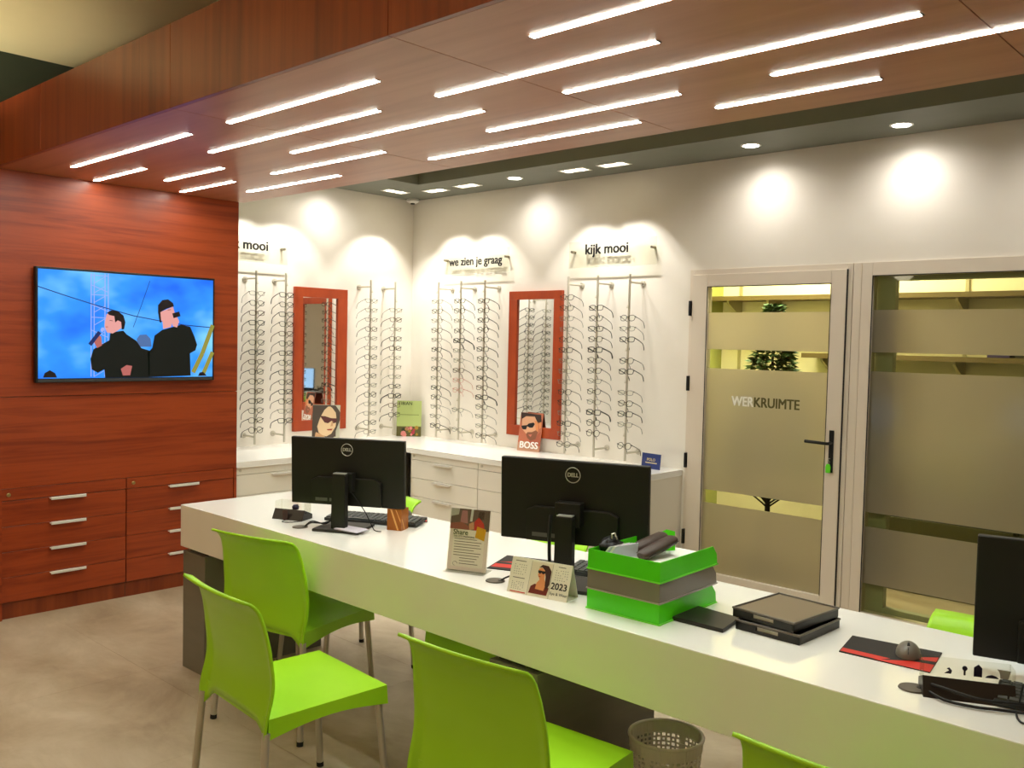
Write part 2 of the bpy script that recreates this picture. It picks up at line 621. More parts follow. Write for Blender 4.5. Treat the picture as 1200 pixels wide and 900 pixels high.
# mullion and fixed window
win = thing('window_1', 'wide cream framed window with frosted bands beside the glass door', 'window')
del win['category']
win['kind'] = 'structure'
WX0, WX1, WZ0, WZ1 = 3.634, 5.95, 0.062, 2.045
m = MB()
m.box(3.518, 3.568, FY0, FY1, 0, DFZ).box(3.571, WX0, FY0 - 0.006, FY1, 0, DFZ)
m.box(WX0, WX1, FY0 - 0.006, FY1, WZ1, DFZ).box(WX0, WX1, FY0 - 0.006, FY1, 0.0, WZ0).box(WX1, 6.2, FY0 - 0.006, FY1, 0, DFZ)
m.build('window_frame', upvc, win, 0.003)
m = MB()
iy0, iy1 = YW + 0.075, YW + 0.13
m.box(3.60, 3.735, iy0, iy1, 0.0, 2.09).box(3.735, 6.1, iy0, iy1, 2.02, 2.09).box(3.735, 6.1, iy0, iy1, 0.0, 0.09)
m.build('inner_frame', mat('grey green inner profile', 'a5a58c', 0.4), win, 0.003)
glazed(win, WX0, WX1, WZ0, WZ1, YW + 0.01, [(WZ0, 0.234), (0.571, 0.657), (1.488, 1.60), (1.847, WZ1)])
MB().box(WX0 - 0.001, WX0 + 0.003, FY0 - 0.007, FY0, WZ0, WZ1).box(WX0, WX1, FY0 - 0.007, FY0, WZ1 - 0.002, WZ1 + 0.002).build('gasket', rubber, win)

# ================================================================ television wall
def cabinet_run(name, label, y0, y1, hy0, hy1, lock_y):
    t = thing(name, label, 'cabinet', (XW, 0, 0), group='wooden drawer units under the television')
    MB().box(-0.45, -0.021, y0 + 0.002, y1 - 0.002, 0.09, 0.733).build('carcass', mat('pale edge banding', 'e8c3a4', 0.5), t)
    MB().box(-0.4, -0.017, y0, y1, 0.0, 0.09).build('plinth', wood_z, t)
    rail = MB().box(-0.02, 0.0, y0 + 0.0015, y1 - 0.0015, 0.668, 0.7325).build('top_rail', wood_y, t, 0.0008, 1)
    MB().lathe([(0.0, 0.0), (0.011, 0.0), (0.011, 0.004), (0.009, 0.006), (0.0, 0.006)], n=16, M=T(0, lock_y, 0.70) @ Matrix.Rotation(PI / 2, 4, 'Y')).build('lock', brass, rail)
    zs = [0.0945, 0.236, 0.379, 0.522, 0.665]
    for a, b in zip(zs[:-1], zs[1:]):
        d = MB().box(-0.02, 0.0, y0 + 0.0015, y1 - 0.0015, a + 0.0012, b - 0.0012).build('drawer', wood_y, t, 0.001, 1)
        h = MB().box(0.0, 0.03, hy0, hy1, b - 0.008, b - 0.004).box(0.024, 0.03, hy0, hy1, b - 0.013, b + 0.003)
        h.build('handle', handle_m, d, 0.001, 1)
    return t


cabinet_run('drawer_cabinet', 'cherry wood drawer unit below the television, farther from the white display wall', -3.193, -2.497, -2.94, -2.744, -3.156)
cabinet_run('drawer_cabinet', 'cherry wood drawer unit below the television, next to the white display wall', -2.494, -1.776, -2.231, -2.035, -2.452)

# television: local x right, z up, facing -y
TW, TH = 1.083, 0.652
tv = thing('television', 'flat television on the wooden wall showing two singers against a blue sky', 'television', (XW, (-3.03 - 1.947) / 2, 1.3225), PI / 2)
MB().box(-TW / 2, TW / 2, -0.045, -0.012, 0, TH).build('body', black_plastic, tv, 0.004)
MB().box(-0.2, 0.2, -0.014, 0.0, 0.15, 0.5).build('wall_mount', black_plastic, tv)
BZ = 0.013
SW, SH, SB = TW - 2 * BZ, TH - BZ - 0.024, 0.024
TVE = 0.62


def screen_m(name, hexc, e=TVE):
    mm = mat(name, hexc, 0.3, spec=0.15, emit=e)
    mm.node_tree.nodes['Principled BSDF'].inputs['Base Color'].default_value = (0.01, 0.01, 0.01, 1)
    return mm


sky = screen_m('screen picture sky', '2a8fff')
nt = sky.node_tree
tc = nt.nodes.new('ShaderNodeTexCoord')
mp = nt.nodes.new('ShaderNodeMapping')
mp.inputs['Scale'].default_value = (2.2, 1, 3.4)
mp.inputs['Rotation'].default_value = (0, 0.5, 0)
nz = nt.nodes.new('ShaderNodeTexNoise')
nz.inputs['Scale'].default_value = 1.1
nz.inputs['Detail'].default_value = 3
rp = nt.nodes.new('ShaderNodeValToRGB')
rp.color_ramp.elements[0].position, rp.color_ramp.elements[0].color = 0.3, lin('1667f2')
rp.color_ramp.elements[1].position, rp.color_ramp.elements[1].color = 0.72, lin('7fd0ff')
e = rp.color_ramp.elements.new(0.5)
e.color = lin('2f93fb')
nt.links.new(tc.outputs['Object'], mp.inputs[0])
nt.links.new(mp.outputs[0], nz.inputs['Vector'])
nt.links.new(nz.outputs['Fac'], rp.inputs[0])
nt.links.new(rp.outputs[0], nt.nodes['Principled BSDF'].inputs['Emission Color'])
scr = MB().box(-SW / 2, SW / 2, -0.0458, -0.0445, SB, SB + SH).build('screen', sky, tv)


def tvp(pts):
    """picture coordinates read off an enlarged view -> screen plane"""
    out = []
    for cx, cy in pts:
        uu = min(max((cx - 60) / 1062, 0), 1)
        tp, bt = 85 + 55 * uu, 765 - 20 * uu
        vv = min(max((cy - tp) / (bt - tp), 0), 1)
        uu = uu * 5.1 / ((1 - uu) * 5.9 + uu * 5.1)      # undo the foreshortening of the oblique view
        out.append((-SW / 2 + SW * uu, SB + SH * (1 - vv)))
    return out


def shape(name, pts, mm, lay):
    return MB().prism(tvp(pts), -0.0460 - 0.0003 * lay, -0.0457).build(name, mm, scr)


def stroke(name, pts, wd, mm, lay):
    q = tvp(pts)
    m = MB()
    for (x0, z0), (x1, z1) in zip(q[:-1], q[1:]):
        d = Vector((x1 - x0, 0, z1 - z0))
        n = Vector((-d.z, 0, d.x)).normalized() * wd / 2
        m.prism([(x0 + n.x, z0 + n.z), (x0 - n.x, z0 - n.z), (x1 - n.x, z1 - n.z), (x1 + n.x, z1 + n.z)], -0.0460 - 0.0003 * lay, -0.0457)
    return m.build(name, mm, scr)


s_tr, s_wire, s_blk, s_skin = screen_m('screen lilac', '9aa8ea'), screen_m('screen navy', '1c2a60'), screen_m('screen black', '0c0f0a'), screen_m('screen skin', 'dd9a94')
s_hair, s_yel, s_skin2, s_grey, s_blue = screen_m('screen hair', '1b1110'), screen_m('screen ochre', '8f8a3a'), screen_m('screen skin shade', 'b0625c'), screen_m('screen slate', '4c6a9c'), screen_m('screen pale cloud', '8fd3ff')
for x in (384, 402, 468, 488):
    stroke('picture_truss', [(x, 108), (x, 750)], 0.005, s_tr, 1)
for i, y in enumerate((120, 180, 240, 300, 380, 460, 540, 620, 700)):
    stroke('picture_truss', [(384, y), (488, y + (45 if i % 2 else 5))], 0.004, s_tr, 1)
    stroke('picture_truss', [(402, y + 50), (468, y + 10)], 0.0035, s_tr, 1)
stroke('picture_cable', [(60, 195), (230, 250), (400, 302), (500, 330), (640, 368), (800, 398), (950, 422), (1115, 436)], 0.005, s_wire, 2)
stroke('picture_cable', [(740, 150), (690, 300), (640, 440)], 0.003, s_wire, 2)
stroke('picture_pole', [(1005, 720), (1060, 600), (1122, 420)], 0.028, s_yel, 2)
stroke('picture_pole', [(1062, 738), (1122, 590)], 0.026, s_yel, 2)
shape('picture_head', [(662, 512), (680, 487), (720, 484), (745, 510), (752, 560), (668, 562)], s_grey, 2)
shape('picture_head', [(90, 758), (100, 730), (132, 712), (164, 730), (176, 757)], s_hair, 2)
shape('picture_head', [(1035, 742), (1045, 720), (1065, 716), (1088, 740)], s_hair, 3)
shape('picture_singer', [(500, 480), (540, 468), (580, 462), (600, 485), (660, 525), (690, 570), (740, 585), (740, 752), (470, 757), (465, 704), (425, 726), (388, 705), (380, 640), (398, 580), (450, 548), (496, 522)], s_blk, 3)
shape('picture_singer', [(770, 490), (815, 455), (870, 438), (930, 420), (985, 432), (1010, 490), (1028, 545), (1018, 580), (985, 600), (990, 740), (735, 752), (728, 600), (756, 568)], s_blk, 3)
shape('picture_face', [(468, 410), (478, 360), (520, 350), (560, 380), (575, 440), (545, 462), (515, 480), (480, 474), (466, 436)], s_skin, 4)
shape('picture_hair', [(480, 352), (505, 336), (545, 340), (580, 368), (592, 410), (584, 452), (570, 456), (566, 408), (545, 398), (530, 412), (524, 372), (494, 366)], s_hair, 5)
shape('picture_hand', [(402, 535), (425, 490), (445, 500), (450, 555), (420, 572)], s_skin2, 4)
stroke('picture_microphone', [(376, 552), (436, 472)], 0.022, s_wire, 5)
shape('picture_microphone', [(440, 462), (448, 444), (462, 444), (464, 460), (450, 474)], s_tr, 6)
shape('picture_hand', [(565, 700), (600, 676), (634, 682), (622, 740), (578, 742)], s_skin2, 4)
shape('picture_face', [(800, 345), (880, 308), (892, 350), (880, 400), (868, 436), (822, 448), (818, 405), (802, 380)], s_skin, 4)
shape('picture_cap', [(790, 345), (790, 300), (815, 268), (850, 262), (880, 285), (886, 306), (840, 322), (804, 344), (810, 410), (800, 405)], s_hair, 5)
shape('picture_hand', [(872, 385), (905, 370), (918, 400), (905, 438), (880, 430)], s_skin, 5)
stroke('picture_microphone', [(880, 365), (922, 352)], 0.03, s_hair, 6)
for a, b in (((496, 398), (515, 402)), ((848, 330), (868, 326))):
    stroke('picture_brow', [a, b], 0.003, s_hair, 6)
stroke('picture_mouth', [(472, 440), (486, 440)], 0.005, s_skin2, 6)
text('brand_mark', 'SAMSUNG', 0.011, mat('grey print', '9a9a98', 0.4), tv, T(0, -0.0455, 0.011), 0.0, 0.0004)
MB().box(-TW / 2 + 0.012, TW / 2 - 0.012, -0.0466, -0.045, 0.004, 0.02).build('chin_strip', mat('dark grey strip', '3c3c3c', 0.3), tv)

# ================================================================ white display counter and its drawer units
wt = MB()
CFY, CFX = -0.262, 0.275
prof = [(XL, YW), (2.378, YW), (2.378, CFY), (CFX, CFY), (CFX, WOODY + 0.002), (XL, WOODY + 0.002)]
n = len(prof)
wt.add([(x, y, CZ - 0.04) for x, y in prof] + [(x, y, CZ) for x, y in prof],
       [tuple(range(n)), tuple(range(n, 2 * n))] + [(i, (i + 1) % n, n + (i + 1) % n, n + i) for i in range(n)])
tag(wt.build('counter_worktop', desk_white, None, 0.002), 'white l-shaped worktop along both display walls', 'worktop')
ORD = ['first', 'second', 'third', 'fourth', 'fifth', 'sixth', 'seventh', 'eighth', 'ninth', 'tenth', 'eleventh', 'twelfth', 'thirteenth', 'fourteenth', 'fifteenth', 'sixteenth']


def white_unit(label, a, b, on_left=False, has_handle=True):
    """local: x along the wall, front towards -y"""
    if on_left:
        t = thing('drawer_cabinet', label, 'cabinet', (CFX - 0.015, 0, 0), PI / 2, group='white drawer units under the display counter')
    else:
        t = thing('drawer_cabinet', label, 'cabinet', (0, CFY + 0.015, 0), 0, group='white drawer units under the display counter')
    MB().box(a + 0.001, b - 0.001, 0.019, 0.60, 0.08, CZ - 0.041).build('carcass', mat('carcass board darkened for gap shade', '8f8676', 0.6), t)  # carcass colour darkened to give the drawer gaps their shade
    MB().box(a, b, 0.05, 0.58, 0.0, 0.08).build('plinth', desk_grey, t)
    rail = MB().box(a + 0.0015, b - 0.0015, 0.0, 0.018, 0.6775, CZ - 0.042).build('top_rail', cab_white, t, 0.001, 1)
    MB().lathe([(0.0, 0.0), (0.01, 0.0), (0.01, 0.004), (0.0, 0.005)], n=14, M=T(a + 0.04, 0.0, 0.706) @ Matrix.Rotation(PI / 2, 4, 'X')).build('lock', steel, rail)
    zs = [0.085, 0.245, 0.390, 0.533, 0.6755]
    c = (a + b) / 2
    for p, q in zip(zs[:-1], zs[1:]):
        d = MB().box(a + 0.0015, b - 0.0015, 0.0, 0.018, p + 0.0015, q - 0.0015).build('drawer', cab_white, t, 0.001, 1)
        m = MB().box(c - 0.1, c + 0.1, -0.028, 0.0, q - 0.012, q - 0.008).box(c - 0.1, c + 0.1, -0.028, -0.022, q - 0.020, q - 0.008)
        m.build('handle', handle_m, d, 0.001, 1)
    return t


white_unit('white drawer unit under the counter beside the inner wall corner', 0.309, 1.055)
white_unit('white drawer unit in the middle of the back wall counter', 1.058, 1.80)
white_unit('white drawer unit at the counter end next to the glass door', 1.803, 2.36)
white_unit('white drawer unit under the side wall counter by the wooden wall', -1.75, -1.0, True)
white_unit('white drawer unit under the side wall counter by the mirror', -0.997, -0.29, True)
tag(MB().box(2.361, 2.376, CFY + 0.012, YW - 0.002, 0.0, CZ - 0.041).build('side_panel', cab_white, None, 0.001), 'plain off-white end panel closing the display counter', 'panel')

# ---------------------------------------------------------------- wall fixtures: rods, glasses, mirrors, signs
STAND = 0.162


def wall_frame(wall, s):
    return ((s, YW, 0), 0.0) if wall == 'b' else ((XL, s, 0), PI / 2)


rod_cache = {}


def rod(label, wall, s, ztop, zbot, pegs):
    loc, rz = wall_frame(wall, s)
    t = thing('eyewear_rod', label, 'display rod', loc, rz, group='brushed metal display rods')
    if 'tube' not in rod_cache:
        rod_cache['tube'] = MB().tube([(0, -STAND, zbot), (0, -STAND, ztop)], 0.0085, 12).mesh('tube', smooth=True)
        rod_cache['br'] = MB().tube([(0, -STAND, 0), (0, -0.004, 0)], 0.0075, 10).mesh('bracket', smooth=True)
        rod_cache['pl'] = MB().lathe([(0.022, 0.0), (0.022, 0.006), (0.018, 0.008)], n=18, M=Matrix.Rotation(PI / 2, 4, 'X')).mesh('wall_plate')
    obj('tube', rod_cache['tube'], steel, t)
    for z in (ztop - 0.055, zbot + 0.055):
        b = obj('bracket', rod_cache['br'], steel, t)
        b.location = (0, 0, z)
        obj('wall_plate', rod_cache['pl'], steel, b)
    m = MB()
    for z in pegs:
        m.box(-0.007, 0.007, -STAND - 0.017, -STAND - 0.006, z - 0.012, z + 0.008)
        m.box(-0.007, 0.007, -STAND - 0.022, -STAND - 0.017, z - 0.012, z - 0.004)
    o = m.build('nose_rests', acrylic, t)
    o['kind'] = 'stuff'
    return t


STY = {
    'black': (0.0265, 0.0185, 3.4, 0.0025, 0.0030, mat('black acetate', '171412', 0.3), 'black full-rim eyeglasses'),
    'heavy': (0.0275, 0.0190, 4.0, 0.0032, 0.0048, mat('black acetate', '171412', 0.3), 'thick black eyeglasses'),
    'thin': (0.0255, 0.0210, 2.4, 0.0020, 0.0022, mat('gunmetal wire', '2e2a25', 0.35, 0.6), 'thin dark wire eyeglasses'),
    'round': (0.0245, 0.0235, 2.0, 0.0022, 0.0022, mat('dark bronze wire', '2e2620', 0.35, 0.5), 'dark round eyeglasses'),
    'silver': (0.0265, 0.0170, 2.6, 0.0017, 0.0018, mat('silver wire', '75726a', 0.35, 0.6), 'slim silver eyeglasses'),
    'brown': (0.0265, 0.0190, 3.0, 0.0023, 0.0027, mat('tortoise acetate', '4a2a18', 0.3), 'brown rimmed eyeglasses'),
    'pink': (0.0255, 0.0185, 3.0, 0.0020, 0.0020, mat('blush acetate', 'c98c7c', 0.3), 'blush pink rimmed eyeglasses'),
}
spec_cache = {}


def superell(hw, hh, p, n=18):
    out = []
    for i in range(n):
        a = 2 * PI * i / n
        c, s_ = math.cos(a), math.sin(a)
        out.append((hw * math.copysign(abs(c) ** (2 / p), c), hh * math.copysign(abs(s_) ** (2 / p), s_)))
    return out


def spec_meshes(st):
    if st in spec_cache:
        return spec_cache[st]
    hw, hh, p, rr, tr, mm, _ = STY[st]
    cx = hw + 0.0085
    m = MB()
    for sgn in (-1, 1):
        m.tube([(sgn * cx + x, 0.004 * abs(x + sgn * cx) / 0.06, z - 0.004) for x, z in superell(hw, hh, p)], rr, 6, closed=True)
        m.box(min(sgn * (cx + hw), sgn * (cx + hw + 0.006)), max(sgn * (cx + hw), sgn * (cx + hw + 0.006)), -0.001, 0.008, 0.003, 0.009)
    m.tube([(-0.0095, 0, 0.0), (-0.004, -0.001, 0.004), (0.004, -0.001, 0.004), (0.0095, 0, 0.0)], rr * 1.1, 6)
    fm = m.mesh('front_frame', smooth=True)
    tms = []
    for sgn in (-1, 1):
        x = sgn * (cx + hw + 0.005)
        tms.append(MB().tube([(x, 0.004, 0.006), (x + sgn * 0.003, 0.05, 0.004), (x + sgn * 0.002, 0.092, 0.0), (x - sgn * 0.001, 0.112, -0.008), (x - sgn * 0.003, 0.128, -0.024), (x - sgn * 0.004, 0.134, -0.036)], [tr, tr, tr * 0.9, tr * 0.95, tr * 1.05, tr * 0.9], 6).mesh('temple', smooth=True))
    lms = []
    for sgn in (-1, 1):
        lm = bpy.data.meshes.new('lens')
        pts = superell(hw - rr * 0.3, hh - rr * 0.3, p, 16)
        lm.from_pydata([(sgn * cx + x, 0.004 * abs(x + sgn * cx) / 0.06, z - 0.004) for x, z in pts], [], [tuple(range(16))])
        lms.append(lm)
    spec_cache[st] = (fm, tms, lms, mm)
    return spec_cache[st]


def spectacles(label, wall, s, z, st):
    loc, rz = wall_frame(wall, s)
    base = Vector((0, -STAND - 0.0135, 0))
    base.rotate(Euler((0, 0, rz)))
    t = thing('eyeglasses', label, 'eyeglasses', (loc[0] + base.x, loc[1] + base.y, z), rz + random.uniform(-0.07, 0.07), random.uniform(-0.36, -0.22), group='eyeglasses on the display rods')
    fm, tms, lms, mm = spec_meshes(st)
    obj('front_frame', fm, mm, t)
    for a in tms:
        obj('temple', a, mm, t)
    for a in lms:
        obj('lens', a, lens_m, t)


RODS = [  # wall, place along it, pixel column, first/last pixel row, count, skipped, styles, where
    ('l', -1.252, 300, 343, 503, 15, (), 'silver thin brown black thin thin black brown thin thin brown black thin thin round'.split(), "rod next to the wooden wall"),
    ('l', -0.996, 335, 345, 492, 14, (), 'black thin black thin brown thin black thin black thin black thin silver black'.split(), "side rod between wooden wall rod and mirror"),
    ('l', -0.178, 434, 352, 505, 15, (), 'silver silver silver thin silver silver thin silver thin silver round silver silver thin silver'.split(), "side rod just after the mirror"),
    ('l', 0.084, 463, 363, 485, 12, (), 'silver brown silver black black silver silver silver black heavy brown black'.split(), "side rod above the green card"),
    ('b', 0.049, 511, 353, 498, 14, (), 'silver thin silver thin silver black silver thin silver black thin silver silver black'.split(), "back rod nearest the room corner"),
    ('b', 0.320, 539, 352, 503, 14, (10, 12), 'black thin silver thin heavy silver silver brown pink pink pink silver silver silver'.split(), "back rod below the sign's middle"),
    ('b', 0.596, 567, 352, 510, 15, (), 'black thin black round thin black thin thin black brown heavy thin silver silver thin'.split(), "back rod before the mirror"),
    ('b', 1.458, 664, 348, 520, 15, (), 'thin thin silver silver thin black silver silver silver thin thin silver black silver thin'.split(), "back rod just after the mirror"),
    ('b', 1.730, 698, 360, 507, 13, (), 'black thin black thin heavy thin thin silver thin silver heavy round round'.split(), "middle rod below kijk mooi"),
    ('b', 2.008, 735, 372, 522, 13, (3, 6, 11), 'thin silver black thin thin black silver silver thin black silver silver round'.split(), "rod nearest the glass door"),
]
ztop, zbot = 2.10, 0.80
for wall, s, pu, p0, p1, cnt, skip, styles, where in RODS:
    ax, val = ('x', XL + STAND) if wall == 'l' else ('y', YW - STAND)
    za, zb = at(pu, p0, ax, val).z, at(pu, p1, ax, val).z
    zz = [za + (zb - za) * i / (cnt - 1) for i in range(cnt)]
    pz = zz + ([zz[0] + 0.075] if zz[0] + 0.075 < ztop - 0.08 else [])
    rod('slender metal display rod, the ' + where, wall, s, ztop, zbot, pz)
    shown = [i for i in range(cnt) if i not in skip]
    for q, i in enumerate(shown):
        st = styles[i]
        spectacles('%s, %s from the top, %s' % (STY[st][6], ORD[q], where), wall, s, zz[i], st)


def wall_mirror(label, wall, a, b, ia, ib, z0, z1, iz0, iz1):
    c = (a + b) / 2
    loc, rz = wall_frame(wall, c)
    t = thing('wall_mirror', label, 'mirror', (loc[0], loc[1], z0), rz, group='red framed mirrors')
    h = z1 - z0
    x0, x1, u0, u1 = a - c, b - c, ia - c, ib - c
    v0, v1 = iz0 - z0, iz1 - z0
    for nm, q in (('frame_rail', (x0, x1, v1, h)), ('frame_rail', (x0, x1, 0, v0)), ('frame_stile', (x0, u0, v0, v1)), ('frame_stile', (u1, x1, v0, v1))):
        MB().box(q[0], q[1], -0.03, -0.001, q[2], q[3]).build(nm, wood_red, t, 0.0015, 1)
    MB().box(u0 - 0.004, u1 + 0.004, -0.014, -0.002, v0 - 0.004, v1 + 0.004).build('mirror_glass', mirror_m, t)
    return t


wall_mirror('red wooden framed mirror on the back wall among the rods', 'b', 0.739, 1.287, 0.825, 1.208, 0.873, 2.013, 0.955, 1.948)
wall_mirror('red wooden framed mirror on the side wall near the wooden wall', 'l', -0.824, -0.314, -0.749, -0.410, 0.86, 2.013, 0.945, 1.935)

sign_ink = mat('black sign lettering', '121212', 0.5)


def acrylic_sign(label, wall, a, b, z0, z1, body, size, tx, tz):
    c = (a + b) / 2
    loc, rz = wall_frame(wall, c)
    t = thing('acrylic_sign', label, 'sign', (loc[0], loc[1], z0), rz, group='clear acrylic signs above the rods')
    hw, h = (b - a) / 2, z1 - z0
    MB().box(-hw, hw, -0.034, -0.029, 0, h).build('acrylic_plate', acrylic, t, 0.001, 1)
    edge = mat('acrylic sheet edge', 'dfe2d6', 0.3)
    MB().box(-hw, hw, -0.0345, -0.0285, -0.0015, 0.0).build('plate_edge', edge, t)
    for x in (-hw + 0.035, hw - 0.035):
        MB().tube([(x, 0, h * 0.62), (x, -0.048, h * 0.62)], 0.0095, 12).build('standoff', stand_m, t, smooth=True)
    o = text('lettering', body, size, sign_ink, t, T(tx - c, -0.0346, tz - z0), size * 0.032)
    split_words(o, size * 0.12)
    return t


acrylic_sign('clear sign reading kijk mooi beside the glass door', 'b', 1.350, 2.134, 2.172, 2.367, 'kijk mooi', 0.105, 1.70, 2.302)
acrylic_sign('clear sign reading we zien je graag by the room corner', 'b', -0.048, 0.734, 2.172, 2.367, 'we zien je graag', 0.096, 0.345, 2.272)
acrylic_sign('clear sign reading kijk mooi partly behind the wooden wall', 'l', -1.685, -0.901, 2.172, 2.367, 'kijk mooi', 0.105, -1.27, 2.30)

# ---------------------------------------------------------------- lamps in the bulkhead
lamp_on = mat('lit lamp lens', 'fffaf0', 0.4, emit=14.0)
lamp_dim = mat('lit spot reflector', 'fff6d8', 0.4, emit=5.0)


def rect_spot(label, x, y, along_y=False):
    t = thing('recessed_spotlight', label, 'ceiling light', (x, y, HS), PI / 2 if along_y else 0, group='twin recessed spotlights')
    fm = MB().box(-0.115, 0.115, -0.058, -0.046, -0.004, 0).box(-0.115, 0.115, 0.046, 0.058, -0.004, 0).box(-0.115, -0.103, -0.046, 0.046, -0.004, 0).box(0.103, 0.115, -0.046, 0.046, -0.004, 0)
    fm.build('trim', lamp_trim, t)
    MB().box(-0.103, 0.103, -0.046, 0.046, -0.0015, 0).build('housing', mat('pale reflector', 'ddd8c4', 0.3, emit=1.2), t)
    for sx in (-0.05, 0.05):
        MB().lathe([(0.036, 0), (0.036, -0.003), (0.0, -0.0045)], n=16).build('lens', lamp_dim, t).location = (sx, 0, -0.0012)
    for sx in (-0.05, 0.05):
        light('spot_beam', 'SPOT', SPOT_W, (sx, 0, -0.012), (0, 0, -1), 0.02, 82, 0.22, (1.0, 0.98, 0.93), t)
    return t


def round_spot(label, x, y, aim):
    t = thing('recessed_downlight', label, 'ceiling light', (x, y, HS), 0, group='round recessed downlights')
    MB().lathe([(0.05, 0.0), (0.062, 0.0), (0.062, -0.004), (0.05, -0.004)], n=24).build('trim', lamp_trim, t)
    MB().lathe([(0.05, 0), (0.048, -0.005), (0.0, -0.008)], n=24).build('lens', lamp_on, t)
    light('spot_beam', 'SPOT', ROUND_W, (0, 0, -0.02), aim, 0.03, 66, 1.0, (1.0, 0.98, 0.96), t)
    light('wash_beam', 'SPOT', 8.0, (0, 0, -0.02), (0, 0, -1), 0.02, 165, 1.0, (1.0, 0.97, 0.93), t)
    return t


rect_spot('twin spotlight in the bulkhead over the side wall rods', -0.20, -0.03, True)
rect_spot('twin spotlight in the bulkhead nearest the room corner over the back wall', 0.116, 0.137)
rect_spot('twin spotlight in the bulkhead over the middle back wall rods', 0.496, 0.125)
rect_spot('twin spotlight in the bulkhead just past the back wall mirror', 1.592, 0.125)
rect_spot('twin spotlight in the bulkhead above the framed kijk mooi sign', 1.934, 0.125)
rect_spot('twin spotlight in the bulkhead over the side wall mirror', -0.20, -0.95, True)
rect_spot('twin spotlight in the bulkhead by the wooden wall', -0.20, -1.30, True)
round_spot('round downlight above the back wall mirror', 1.034, 0.10, (0, 0.33, -0.24))
round_spot('round downlight above the glass door', 2.961, 0.138, (0, 0.30, -0.24))
round_spot('round downlight above the wide window', 3.851, 0.16, (0, 0.28, -0.24))
round_spot('round downlight above the wide window, far from the door', 4.75, 0.16, (0, 0.28, -0.24))
round_spot('round downlight above the side wall mirror', -0.20, -0.58, (-0.30, 0, -0.24))

sd = thing('smoke_detector', 'small white round smoke detector in the bulkhead corner', 'smoke detector', (-0.405, 0.335, HS))
MB().lathe([(0.052, 0), (0.055, -0.008), (0.055, -0.02), (0.035, -0.034), (0.0, -0.036)], n=24).build('housing', lamp_trim, sd, smooth=True)
MB().lathe([(0.018, -0.034), (0.018, -0.044), (0.0, -0.046)], n=16).build('sensor', dark_plastic, sd)

# ---------------------------------------------------------------- LED strips in the beam underside
ROWS = [(-2.965, [(0.68, 1.96), (2.283, 3.26), (3.965, 5.2)]), (-2.705, [(0.34, 0.97), (1.655, 2.943), (3.273, 4.22)]),
        (-2.455, [(0.695, 1.333), (1.97, 3.26), (3.662, 4.87)]), (-2.2, [(0.381, 1.0), (1.396, 2.35), (3.033, 3.97), (4.318, 5.6)]), (-1.952, [(0.73, 1.667), (2.391, 3.627), (3.97, 4.57)])]
ROWN = ['front edge row', 'second row', 'middle row', 'fourth row', 'inner edge row']
for (y, segs), rn in zip(ROWS, ROWN):
    for q, (a, b) in enumerate(segs):
        t = thing('led_strip', 'glowing led strip, %s from wooden wall, %s under the beam' % (ORD[q], rn), 'led strip', (a, y, HB), 0, group='led strips under the wooden beam')
        L = b - a
        MB().box(-0.006, L + 0.006, -0.012, 0.012, -0.0012, 0).build('channel', steel, t)
        MB().box(0.0, L, -0.0105, 0.0105, -0.0026, -0.0012).build('diffuser', led_m, t)
        for x in (-0.006, L):
            MB().box(x, x + 0.006, -0.0105, 0.0105, -0.0026, -0.0012).build('end_cap', dark_plastic, t)

# ---------------------------------------------------------------- fill lamps added out of view to light the shop side and ceiling
globe_m = mat('added fill globe glow', 'fff0d8', 0.4, emit=FILL_GLOBE_STRENGTH)  # globes added out of view as general fill
for i, x in enumerate((1.3, 3.3, 5.3)):
    for j, y in enumerate((-4.75, -6.4)):
        t = thing('added_fill_globe', 'added fill globe, %s from the wooden wall in the %s row of the shop' % (ORD[i], ('beam side', 'rear')[j]), 'added fill lamp', (x, y, HC), 0, group='added fill globes')
        MB().lathe([(0.0, 0.0), (0.05, 0.0), (0.05, -0.02), (0.0, -0.02)], n=20).build('ceiling_rose', lamp_trim, t)
        MB().tube([(0, 0, -0.02), (0, 0, -0.30)], 0.004, 8).build('cord', cable_m, t)
        MB().lathe([(0.15 * math.cos(q), -0.45 + 0.15 * math.sin(q)) for q in [-PI / 2 + PI * k / 16 for k in range(17)]], n=24).build('globe', globe_m, t, smooth=True)
for y, wh in ((-4.0, 'nearest the wooden beam'), (-5.9, 'farther from the wooden beam')):  # unseen uplights added to brighten the cream ceiling
    t = thing('added_uplight', 'added unseen half-bowl uplight on the wooden wall, ' + wh, 'wall lamp', (XW, y, 2.2), 0, group='added uplights')
    MB().lathe([(0.0, 0.0), (0.06, 0.01), (0.11, 0.05), (0.13, 0.10), (0.125, 0.10), (0.105, 0.052), (0.058, 0.018), (0.0, 0.01)], (0.13, 0, 0), 24).build('bowl', lamp_trim, t, smooth=True)
    light('fill_beam', 'SPOT', FILL_UPLIGHT_W, (0.14, 0, 0.09), (0.1, 0.0, 1), 0.06, 124, 0.35, (1.0, 0.93, 0.80), t)
wl = thing('added_panel_light', 'added square fill lamp over the workroom behind the glass', 'ceiling light', (2.7, 1.15, HC))  # unseen panel light added to brighten the room behind the door
MB().box(-0.3, 0.3, -0.3, 0.3, -0.012, 0).build('diffuser', mat('workroom fill diffuser', 'fff2c8', 0.5, emit=4.0), wl)
light('fill_beam', 'AREA', WORK_FILL_W, (0, 0, -0.02), (0, 0, -1), 0.6, color=(1.0, 0.95, 0.80), parent=wl)
